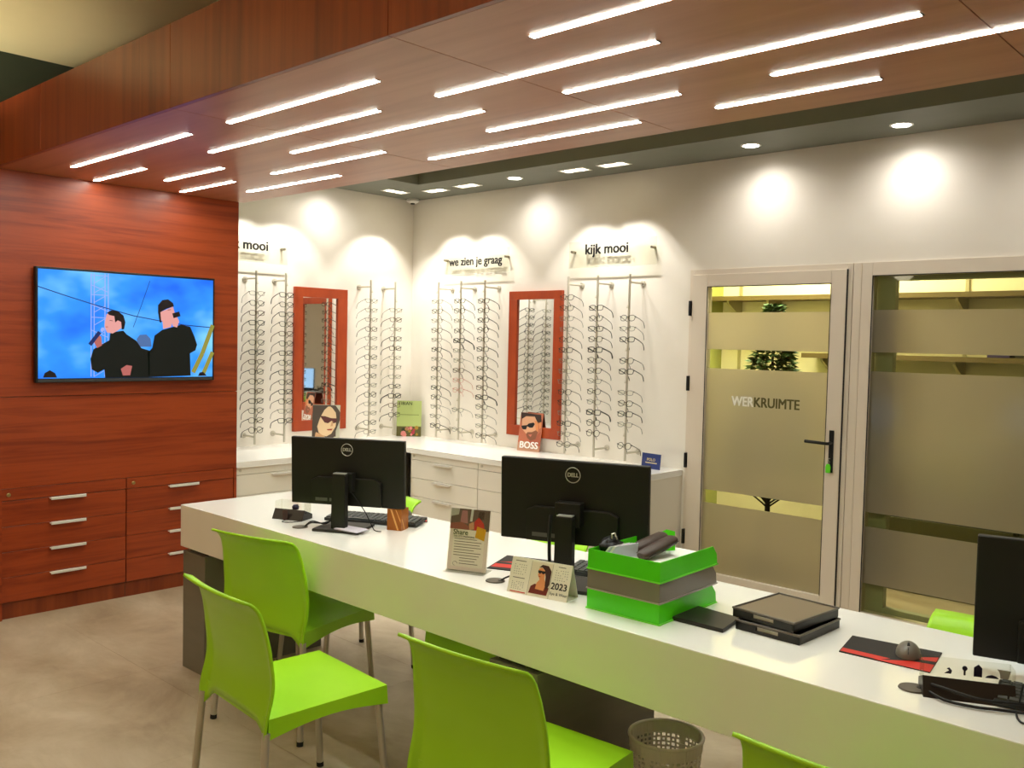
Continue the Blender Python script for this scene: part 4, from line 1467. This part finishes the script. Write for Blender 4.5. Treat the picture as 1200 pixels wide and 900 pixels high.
cp('portrait_panel', rect(0.34, 0.06, 0.69, 0.99), pm('warm ivory', 'd9cdb2'))
cp('portrait_jacket', [(0.36, 0.08), (0.66, 0.08), (0.68, 0.3), (0.6, 0.36), (0.44, 0.36), (0.38, 0.28)], pm('maroon', '6a1d10'), 2)
cp('portrait_skin', [(0.46, 0.22), (0.6, 0.2), (0.62, 0.4), (0.58, 0.55), (0.58, 0.76), (0.52, 0.84), (0.47, 0.8), (0.47, 0.62), (0.51, 0.5), (0.47, 0.4)], pm('warm skin', 'd98a55'), 3)
cp('portrait_hair', [(0.47, 0.84), (0.52, 0.93), (0.62, 0.92), (0.68, 0.78), (0.68, 0.4), (0.64, 0.22), (0.61, 0.35), (0.6, 0.6), (0.57, 0.78), (0.52, 0.86)], pm('dark brown hair', '3a1710'), 4)
cp('portrait_sunglasses', [(0.465, 0.7), (0.5, 0.66), (0.52, 0.7), (0.55, 0.66), (0.585, 0.7), (0.58, 0.75), (0.465, 0.76)], pm('sunglass black', '141010'), 5)
cp('portrait_lips', rect(0.485, 0.575, 0.515, 0.595), pm('lip red', '9c3324'), 5)
ink = pm('calendar ink', '8b8478')
for bx, by in ((0.06, 0.55), (0.06, 0.12), (0.75, 0.56)):
    for r in range(5):
        for k in range(6):
            if (r + k) % 7 == 5:
                continue
            u, v = bx + k * 0.037, by + r * (0.068 if by > 0.2 else 0.05)
            cp('date_mark', rect(u, v, u + 0.014, v + 0.02), ink)
for u0, v0, u1 in ((0.06, 0.93, 0.24), (0.06, 0.44, 0.26), (0.78, 0.93, 0.9)):
    cp('month_heading', rect(u0, v0, u1, v0 + 0.02), pm('text dark', '4d4540'))
cp('red_footer', rect(0.05, 0.03, 0.31, 0.06), pm('bright red', 'c8392f'))
cp('fold_line', rect(0.335, 0.0, 0.34, 1.0), ink)
cp('fold_line', rect(0.69, 0.0, 0.695, 1.0), ink)
text('year_lettering', '2023', 0.030, pm('near black ink', '1d1a1a'), fp, MF @ T(CW * 0.34, -0.0016, CHh * 0.38), 0.0006, 0.0006)
text('small_lettering', 'Eye & Wear', 0.013, pm('text dark', '4d4540'), fp, MF @ T(CW * 0.35, -0.0016, CHh * 0.17), 0.0, 0.0006)

# ---------------------------------------------------------------- letter trays
TX, TY = 0.26, 0.345
TRW = []
tray_rz = math.atan2(-2.704 + 2.714, 4.278 - 4.024)
tc0 = Vector((4.024, -2.714))


def letter_tray(label, zz, m_, rim_m, hgt=0.062):
    t = thing('letter_tray', label, 'letter tray', (tc0.x, tc0.y, zz), tray_rz, group='stacked letter trays')
    th = 0.003
    # box open on the far short side, walls lower towards the opening
    MB().box(0, TX, 0, TY, 0, th).build('tray_floor', m_, t)
    MB().box(0, TX, -0.001, th, 0, hgt).build('tray_wall', m_, t)
    for x in (0, TX - th):
        MB().prism([(0, 0), (TY, 0), (TY - 0.005, hgt * 0.55), (TY - 0.03, hgt), (0, hgt)], -x - th, -x, Matrix.Rotation(PI / 2, 4, 'Z')).build('tray_wall', m_, t)
    m = MB()
    m.box(-0.003, TX + 0.003, -0.004, 0.0, 0, 0.004).box(-0.004, 0, 0, TY, 0, 0.004).box(TX, TX + 0.004, 0, TY, 0, 0.004)
    m.build('tray_rim', rim_m, t)
    return t


rim_g, rim_s = mat('light green tray edge', '7be83c', 0.3), mat('light grey tray edge', 'aaa094', 0.3)
letter_tray('bright green letter tray at the bottom of the stack', z, tray_green, rim_g)
letter_tray('smoke grey letter tray in the middle of the stack', z + 0.062, tray_smoke, rim_s)
letter_tray('bright green letter tray on top of the stack, filled with cases', z + 0.124, tray_green, rim_g)


def tr(u, v, zz):
    p = Vector((u, v, 0))
    p.rotate(Euler((0, 0, tray_rz)))
    return (tc0.x + p.x, tc0.y + p.y, zz)


tf = z + 0.124 + 0.0032
# stack of white paper in the top tray
pp = thing('paper_stack', 'white paper stack lying in the top green tray', 'paper', tr(0.15, 0.165, tf), tray_rz)
MB().box(-0.1, 0.1, -0.145, 0.145, 0, 0.035).build('sheets', paper_w, pp)
pt = tf + 0.0352


def spectacle_case(label, u, v, zz, rz, tilt):
    t = thing('spectacle_case', label, 'spectacle case', tr(u, v, zz), rz, group='dark brown spectacle cases')
    M = Matrix.Rotation(tilt, 4, 'Y')
    prof = [(0.0, -0.08), (0.014, -0.078), (0.021, -0.065), (0.023, 0.0), (0.021, 0.065), (0.014, 0.078), (0.0, 0.08)]
    MB().lathe(prof, n=16, M=M @ T(0, 0, 0.017) @ Matrix.Diagonal((1, 1.15, 0.75, 1)) @ Matrix.Rotation(PI / 2, 4, 'Y')).build('shell', ramp_noise(mat('dark brown leatherette', rough=0.5), ['3b2a20', '47342a'], (1, 1, 1), 60, 3), t, smooth=True)
    MB().tube([M @ Vector((-0.07, -0.0262, 0.017)), M @ Vector((0.07, -0.0262, 0.017))], 0.0012, 6).build('seam', black_plastic, t)
    return t


spectacle_case('dark brown spectacle case lying foremost in the top tray', 0.160, 0.15, pt + 0.014, tray_rz + math.radians(80), -0.24)
spectacle_case('dark brown spectacle case lying behind the foremost one in the top tray', 0.105, 0.175, pt + 0.014, tray_rz + math.radians(76), -0.24)
# green folder standing at a slant, envelopes and a pouch
gf = thing('green_folder', 'bright green folder leaning in the top tray', 'folder', tr(0.115, 0.20, pt + 0.001), tray_rz + math.radians(62), 0)
MB().prism([(-0.075, 0.0), (0.075, 0.0), (0.085, 0.06), (0.055, 0.068), (-0.05, 0.03)], -0.0015, 0.0015, Matrix.Rotation(-0.35, 4, 'X')).build('cover', tray_green, gf)
MB().prism([(-0.075, 0.0), (0.075, 0.0), (0.08, 0.05), (-0.06, 0.03)], 0.006, 0.008, Matrix.Rotation(-0.25, 4, 'X')).build('cover', tray_green, gf)
for i in range(4):
    e = thing('envelope', ('white', 'bluish')[i % 2] + ' envelope standing slanted in the top tray beside the dark pouch', 'envelope', tr(0.055 + i * 0.008, 0.055 + i * 0.004, pt), tray_rz + math.radians(60 - 4 * i), 0, group='slanted envelopes in the top tray')
    MB().prism([(-0.04, 0), (0.05, 0), (0.05, 0.045), (-0.02, 0.045 - 0.012)], -0.0006, 0.0006, Matrix.Rotation(0.3 - 0.05 * i, 4, 'X')).build('paper', (paper_w, mat('bluish envelope', 'c4c8da', 0.6))[i % 2], e)
pch = thing('cable_pouch', 'crumpled black pouch with a silver clip in the top tray', 'pouch', tr(0.032, 0.075, pt), tray_rz)
vs, fs = [], []
bm = bmesh.new()
bmesh.ops.create_icosphere(bm, subdivisions=3, radius=0.032)
for v in bm.verts:
    k = 1 + 0.16 * math.sin(9 * v.co.x * 30 + 3) * math.cos(v.co.y * 210) + 0.1 * math.sin(v.co.z * 260)
    v.co = Vector((v.co.x * k * 0.95, v.co.y * k * 1.5, max(-0.0255, v.co.z * k * 0.85) + 0.0257))
me = bpy.data.meshes.new('bag')
for f in bm.faces:
    f.smooth = True
bm.to_mesh(me)
bm.free()
obj('bag', me, black_plastic, pch)
MB().tube([(0.01, -0.01, 0.045), (0.014, -0.016, 0.068), (0.02, -0.01, 0.07), (0.022, 0.0, 0.05)], 0.0028, 8).build('clip', steel, pch, smooth=True)

# flat black pad
q = [(4.281, -2.628), (4.449, -2.624), (4.425, -2.484), (4.262, -2.470)]
m = MB()
m.add([(x, y, z) for x, y in q] + [(x, y, z + 0.012) for x, y in q], [(3, 2, 1, 0), (4, 5, 6, 7)] + [(i, (i + 1) % 4, 4 + (i + 1) % 4, 4 + i) for i in range(4)])
bk = thing('black_folder', 'flat black folder lying between letter trays and display trays', 'folder', (0, 0, 0))
m.build('cover', mat('black brown leather', '1e1712', 0.4), bk, 0.002)


# display trays with handles
def display_tray(label, zz, dx, dy, rz, lined):
    t = thing('display_tray', label, 'display tray', (4.545 + dx, -2.435 + dy, zz), rz, group='stacked display trays')
    wx, wy, h, th = 0.1, 0.122, 0.026, 0.005
    dkm = mat('glossy black tray plastic', '17130f', 0.3)
    MB().box(-wx, wx, -wy, wy, 0, 0.004).build('tray_floor', dkm, t)
    m = MB()
    m.box(-wx, wx, wy - th, wy, 0.004, h).box(-wx, -wx + th, -wy, wy, 0.004, h).box(wx - th, wx, -wy, wy, 0.004, h)
    m.box(-wx, -0.035, -wy, -wy + th, 0.004, h).box(0.035, wx, -wy, -wy + th, 0.004, h).box(-0.035, 0.035, -wy, -wy + th, 0.004, 0.009).box(-0.035, 0.035, -wy, -wy + th, h - 0.005, h)
    m.build('tray_wall', dkm, t)
    MB().box(-0.034, 0.034, -wy + th + 0.001, -wy + th + 0.002, 0.009, h - 0.005).build('handle_liner', mat('silver liner', 'b9b2a4', 0.4), t)
    rim = [(-wx, -wy), (wx, -wy), (wx, wy), (-wx, wy)]
    MB().tube([(x, y, h) for x, y in rim], 0.0035, 8, closed=True).build('tray_rim', mat('grey tray edge', '5f564a', 0.35), t)
    if lined:
        MB().box(-wx + th, wx - th, -wy + th + 0.003, wy - th, 0.019, 0.0255).build('lining', mat('taupe felt lining', '7d6c52', 0.7), t)
    return t


display_tray('lower black display tray with hand holes in the stack', z, 0.012, -0.004, math.radians(-2), False)
display_tray('upper black display tray lined with taupe felt', z + 0.0305, 0.0, 0.004, math.radians(-5), True)

# ================================================================ cards on the display counter
cz = CZ
# woman with sunglasses, on the side wall counter
def traced(pts, q):
    """points read off an enlarged view of a card with corners q (tl, tr, br, bl) -> 0..1 of the board"""
    out = []
    for px_, py_ in pts:
        vv = (py_ - q[0][1]) / (q[3][1] - q[0][1])
        xl, xr = q[0][0] + (q[3][0] - q[0][0]) * vv, q[1][0] + (q[2][0] - q[1][0]) * vv
        out.append((min(1, max(0, (px_ - xl) / (xr - xl))), min(1, max(0, 1 - vv))))
    return out


t, pr, th = board('portrait_card', 'portrait card of a woman in sunglasses before the side wall mirror', 'display card', (-0.18, -0.71, cz), math.radians(45), -0.12, 0.215, 0.32, pm('grey backdrop', 'b9b59e'), group='advertising cards on the counter')
Q = [(180, 190), (500, 190), (665, 770), (250, 770)]
pr('hair', traced([(180, 195), (440, 195), (525, 290), (565, 400), (552, 560), (575, 640), (480, 750), (430, 740), (420, 640), (300, 600), (280, 760), (240, 700), (200, 400)], Q), pm('brown hair', '4e4136'), 1)
pr('neck', traced([(280, 580), (400, 620), (445, 690), (432, 769), (268, 769)], Q), pm('shade skin', 'c99a6c'), 2)
pr('face', traced([(318, 270), (350, 215), (430, 210), (492, 280), (522, 400), (532, 500), (500, 600), (440, 640), (380, 622), (320, 585), (285, 500), (298, 380)], Q), pm('olive skin', 'e0c096'), 3)
pr('hair_strand', traced([(262, 200), (372, 200), (330, 262), (306, 350), (292, 420), (284, 520), (262, 520), (255, 330)], Q), pm('brown hair', '4e4136'), 4)
pr('hair_strand', traced([(372, 200), (450, 200), (530, 290), (566, 400), (552, 560), (520, 640), (532, 500), (512, 390), (478, 300), (420, 235)], Q), pm('brown hair', '4e4136'), 4)
pr('sunglasses', traced([(290, 348), (360, 352), (440, 378), (522, 380), (524, 440), (482, 452), (460, 412), (420, 452), (372, 442), (330, 395)], Q), pm('wine red', '5a2a28'), 4)
pr('nose', traced([(462, 420), (478, 420), (492, 490), (462, 496)], Q), pm('nose shade', 'c7976e'), 4)
pr('lips', traced([(420, 537), (500, 528), (492, 552), (440, 554)], Q), pm('lip red', 'a4593f'), 4)
pr('blouse', traced([(500, 680), (560, 640), (668, 660), (665, 769), (470, 769)], Q), pm('pale blouse', 'd6cfae'), 3)
# green flower card
t, pr, th = board('flower_card', 'green display card with a strip of red flowers by the room corner', 'display card', (-0.335, 0.275, cz), math.radians(43), -0.08, 0.215, 0.312, pm('sage green card', 'a7b56b'), group='advertising cards on the counter')
pr('flower_strip', rect(0, 0, 1, 0.28), pm('olive leaves', '55501f'), 1)
random.seed(3)
for i in range(16):
    u, v = random.uniform(0.06, 0.94), random.uniform(0.04, 0.25)
    r = random.uniform(0.05, 0.1)
    pr('petal', [(u + r * math.cos(a), v + r * 0.7 * math.sin(a)) for a in [2 * PI * k / 7 for k in range(7)]], pm(*random.choice([('crimson', 'a5313c'), ('ochre leaf', '9a7a22'), ('dark leaf', '2f3312'), ('pink petal', 'd27f77')])), 2 + i % 3)
text('lettering', 'TIBIAN', 0.04, pm('dark green ink', '2c3316'), t, T(-0.035, -0.0022, 0.287), 0.0006, 0.0006)
pr('glasses_print', rect(0.12, 0.60, 0.9, 0.615), pm('ink thin', '6d7741'), 2)
# man with sunglasses card
t, pr, th = board('portrait_card', 'portrait card of a bearded man in sunglasses lettered boss', 'display card', (1.03, 0.325, cz), math.radians(10), -0.17, 0.205, 0.30, pm('terracotta card', 'b5664a'), group='advertising cards on the counter')
Q = [(225, 65), (585, 85), (470, 845), (85, 790)]
pr('neck', traced([(330, 560), (430, 500), (520, 400), (500, 620), (470, 680), (300, 660)], Q), pm('warm shade', 'a8583f'), 1)
pr('hair', traced([(225, 66), (545, 90), (545, 220), (485, 260), (440, 130), (300, 135), (228, 190), (208, 300)], Q), pm('black hair', '33221a'), 3)
pr('face', traced([(230, 180), (300, 130), (440, 128), (490, 230), (472, 400), (420, 540), (330, 592), (290, 540), (260, 450), (212, 385), (220, 250)], Q), pm('tan face', 'd6a07c'), 2)
pr('cheek_shade', traced([(430, 200), (490, 235), (475, 400), (425, 540), (380, 570), (440, 420)], Q), pm('warm skin', 'bb7454'), 3)
pr('ear', traced([(492, 235), (540, 222), (530, 330), (498, 360)], Q), pm('warm skin', 'bb7454'), 3)
pr('beard', traced([(268, 470), (300, 432), (372, 425), (440, 385), (470, 415), (420, 555), (330, 592), (284, 542)], Q), pm('stubble brown', '84523a'), 4)
pr('lips', traced([(308, 480), (372, 468), (340, 518)], Q), pm('lip rose', 'c9705c'), 5)
pr('sunglasses', traced([(203, 320), (300, 302), (330, 270), (412, 243), (432, 270), (392, 340), (340, 347), (302, 322), (276, 386), (220, 387)], Q), pm('sunglass black', '141010'), 5)
pr('shirt', traced([(110, 640), (260, 600), (330, 650), (470, 680), (470, 840), (85, 790)], Q), pm('sand shirt', 'b98a6c'), 2)
text('lettering', 'BOSS', 0.074, mat('print white', 'f4f1ea', 0.5), t, T(0.0, -0.0036, 0.045), 0.002, 0.0006)
# small blue card
t, pr, th = board('brand_card', 'small navy blue brand card at the counter end by the door', 'display card', (2.215, 0.262, cz), math.radians(-6), -0.1, 0.165, 0.105, pm('navy card', '24346e'), group='advertising cards on the counter')
text('lettering', 'POLO', 0.028, pm('gold ink', 'c9b98a'), t, T(0, -0.0022, 0.062), 0.0006, 0.0006)
pr('tag_line', rect(0.2, 0.36, 0.82, 0.42), pm('gold ink', 'c9b98a'), 1)

# ================================================================ workroom behind the glass
def xmas_tree(x, y):
    t = thing('christmas_tree', 'small dark green christmas tree with blue baubles behind the frosted door', 'christmas tree', (x, y, 0))
    MB().lathe([(0.09, 0.0), (0.11, 0.16), (0.1, 0.17), (0.0, 0.17)], n=20).build('pot', mat('grey pot', '8c8474', 0.6), t)
    MB().tube([(0, 0, 0.15), (0, 0, 1.85)], [0.022, 0.006], 8).build('trunk', mat('dark bark', '2b2116', 0.8), t)
    rnd = random.Random(11)
    lv = []
    fs = []
    for i in range(3600):
        h = 0.80 + (1.92 - 0.80) * rnd.random() ** 1.2
        rmax = 0.38 * (1.96 - h) / 1.32 + 0.02
        r = rmax * math.sqrt(rnd.random())
        a = rnd.random() * 2 * PI
        c = Vector((r * math.cos(a), r * math.sin(a), h - r * 0.2))
        d = Vector((math.cos(a), math.sin(a), rnd.uniform(-0.5, 0.3))).normalized()
        s = d.cross(Vector((rnd.uniform(-1, 1), rnd.uniform(-1, 1), 1))).normalized()
        L, W = rnd.uniform(0.035, 0.07), rnd.uniform(0.008, 0.016)
        k = len(lv)
        lv += [c - s * W, c + d * L * 0.5 - s * W, c + d * L, c + d * L * 0.5 + s * W, c + s * W]
        fs.append((k, k + 1, k + 2, k + 3, k + 4))
    me = bpy.data.meshes.new('foliage')
    me.from_pydata([tuple(p) for p in lv], [], fs)
    o = obj('foliage', me, ramp_noise(mat('fir needle green', rough=0.6), ['1f3a1c', '335a30', '6d8c62'], (1, 1, 1), 40, 2), t)
    o['kind'] = 'stuff'
    m = MB()
    for i in range(9):
        a = 2 * PI * i / 9
        m.tube([(0, 0, 0.48 + 0.02 * (i % 3)), (0.26 * math.cos(a), 0.26 * math.sin(a), 0.68 + 0.02 * (i % 2))], [0.007, 0.004], 5)
    m.build('branches', mat('dark bark', '2b2116', 0.8), t)
    for i, (a, r, h, mm) in enumerate(((3.4, 0.27, 0.615, 'b'), (5.4, 0.24, 0.61, 'b'), (3.9, 0.18, 0.63, 's'), (5.9, 0.3, 0.60, 's'), (2.5, 0.3, 0.66, 'b'), (4.6, 0.2, 0.9, 'b'), (5.3, 0.2, 1.1, 's'))):
        bm_ = mat('blue bauble', '4a86b4', 0.2, 0.4) if mm == 'b' else mat('silver bauble', 'b9b7a4', 0.15, 0.8)
        MB().lathe([(0.0, -0.035)] + [(0.035 * math.cos(q), 0.035 * math.sin(q)) for q in [-PI / 2 + PI * k / 10 for k in range(1, 10)]] + [(0.0, 0.035)], (r * math.cos(a), r * math.sin(a), h), 14).build('bauble', bm_, t, smooth=True)
    return t


xmas_tree(2.70, 1.02)


def shelf(label, x0, x1, zz, depth, brk):
    t = thing('wall_shelf', label, 'shelf', (0, YEND, zz), 0, group='shelves in the workroom')
    MB().box(x0, x1, -depth, 0, 0, 0.035).build('board', mat('brown shelf board', '6b5a38', 0.5), t)
    for x in brk:
        MB().prism([(-0.005, 0), (-0.22, 0), (-0.22, -0.02), (-0.03, -0.12), (-0.005, -0.12)], -x - 0.01, -x + 0.01, Matrix.Rotation(PI / 2, 4, 'Z')).build('bracket', mat('pale metal bracket', 'b6ad8e', 0.4, 0.4), t)
    return t


shelf('long high wall shelf seen through the top of the door', 1.8, 5.4, 1.985, 0.27, (1.95, 2.3, 3.0, 3.7, 4.4))
shelf('short wall shelf seen through the middle band of the door', 2.62, 4.4, 1.545, 0.27, (2.76, 3.7, 4.2))
for x, wh in ((1.95, 'by the lime side wall'), (2.76, 'behind the christmas tree'), (3.7, 'behind the wide window')):
    tag(MB().box(x - 0.012, x + 0.012, YEND - 0.012, YEND - 0.001, 1.2, 2.6).build('shelf_rail', mat('pale metal bracket', 'b6ad8e', 0.4, 0.4)), 'pale slotted shelf rail on the workroom wall ' + wh, 'shelf rail', 'shelf rails in the workroom')
bench = thing('workbench', 'brown workbench with drawers behind the wide window', 'workbench', (4.3, YEND - 0.02, 0))
MB().box(-1.15, 2.08, -0.6, 0, 0.74, 0.78).build('bench_top', mat('olive bench top', '6d6a3a', 0.4), bench)
for x in (-1.12, -0.06, 1.0):
    MB().box(x, x + 1.05, -0.56, -0.02, 0.0, 0.74).build('drawer_block', mat('dark olive cabinet', '4c4a2c', 0.5), bench)
    for k in range(3):
        MB().box(x + 0.02, x + 1.03, -0.58, -0.56, 0.06 + k * 0.225, 0.27 + k * 0.225).build('drawer', mat('olive drawer front', '5d5b38', 0.5), bench, 0.002, 1)
for k, (x, w_, h_, hx) in enumerate(((4.1, 0.16, 0.24, '2a2118'), (4.45, 0.3, 0.16, '3a3550'), (4.95, 0.2, 0.12, '7a5a2a'), (5.3, 0.28, 0.22, '2c3a24'))):
    o = thing('equipment_box', ['small dark instrument on the workbench', 'low violet-grey instrument on the workbench', 'flat ochre box on the workbench', 'dark green instrument on the workbench'][k], 'instrument', (x, YEND - 0.3, 0.78), group='instruments on the workbench')
    MB().box(-w_ / 2, w_ / 2, -0.1, 0.1, 0, h_).build('housing', mat('instrument ' + hx, hx, 0.4), o, 0.006)
    MB().box(-w_ / 2 + 0.02, w_ / 2 - 0.02, -0.104, -0.1, h_ * 0.3, h_ * 0.8).build('front_plate', mat('instrument plate', '8f8a70', 0.4), o)
for k, (x, hx) in enumerate(((3.98, '35295a'), (4.15, '2a2418'), (4.36, '6a5a20'))):
    o = thing('storage_box', ['violet storage box on the short workroom shelf', 'black storage box on the short workroom shelf', 'ochre storage box on the short workroom shelf'][k], 'box', (x, YEND - 0.14, 1.58), group='boxes on the workroom shelf')
    MB().box(-0.07, 0.07, -0.1, 0.1, 0, 0.05 + 0.03 * (k % 2)).build('carton', mat('carton ' + hx, hx, 0.6), o, 0.003)
    MB().box(-0.072, 0.072, -0.102, 0.102, 0.035 + 0.03 * (k % 2), 0.052 + 0.03 * (k % 2)).build('lid', mat('carton ' + hx, hx, 0.6), o, 0.002)
dp = thing('partition_frame', 'pale door frame inside the workroom behind the wide window', 'frame', (4.42, 1.05, 0))
fm_ = mat('grey green inner profile', 'a5a58c', 0.4)
MB().box(-0.03, 0.03, -0.03, 0.03, 0, 2.3).build('post', fm_, dp)
MB().box(0.5, 0.56, -0.03, 0.03, 0, 2.3).build('post', fm_, dp)
MB().box(-0.03, 0.56, -0.03, 0.03, 2.3, 2.36).build('head', fm_, dp)
MB().box(0.03, 0.5, -0.004, 0.004, 0.1, 2.3).build('pane', clear_glass, dp)
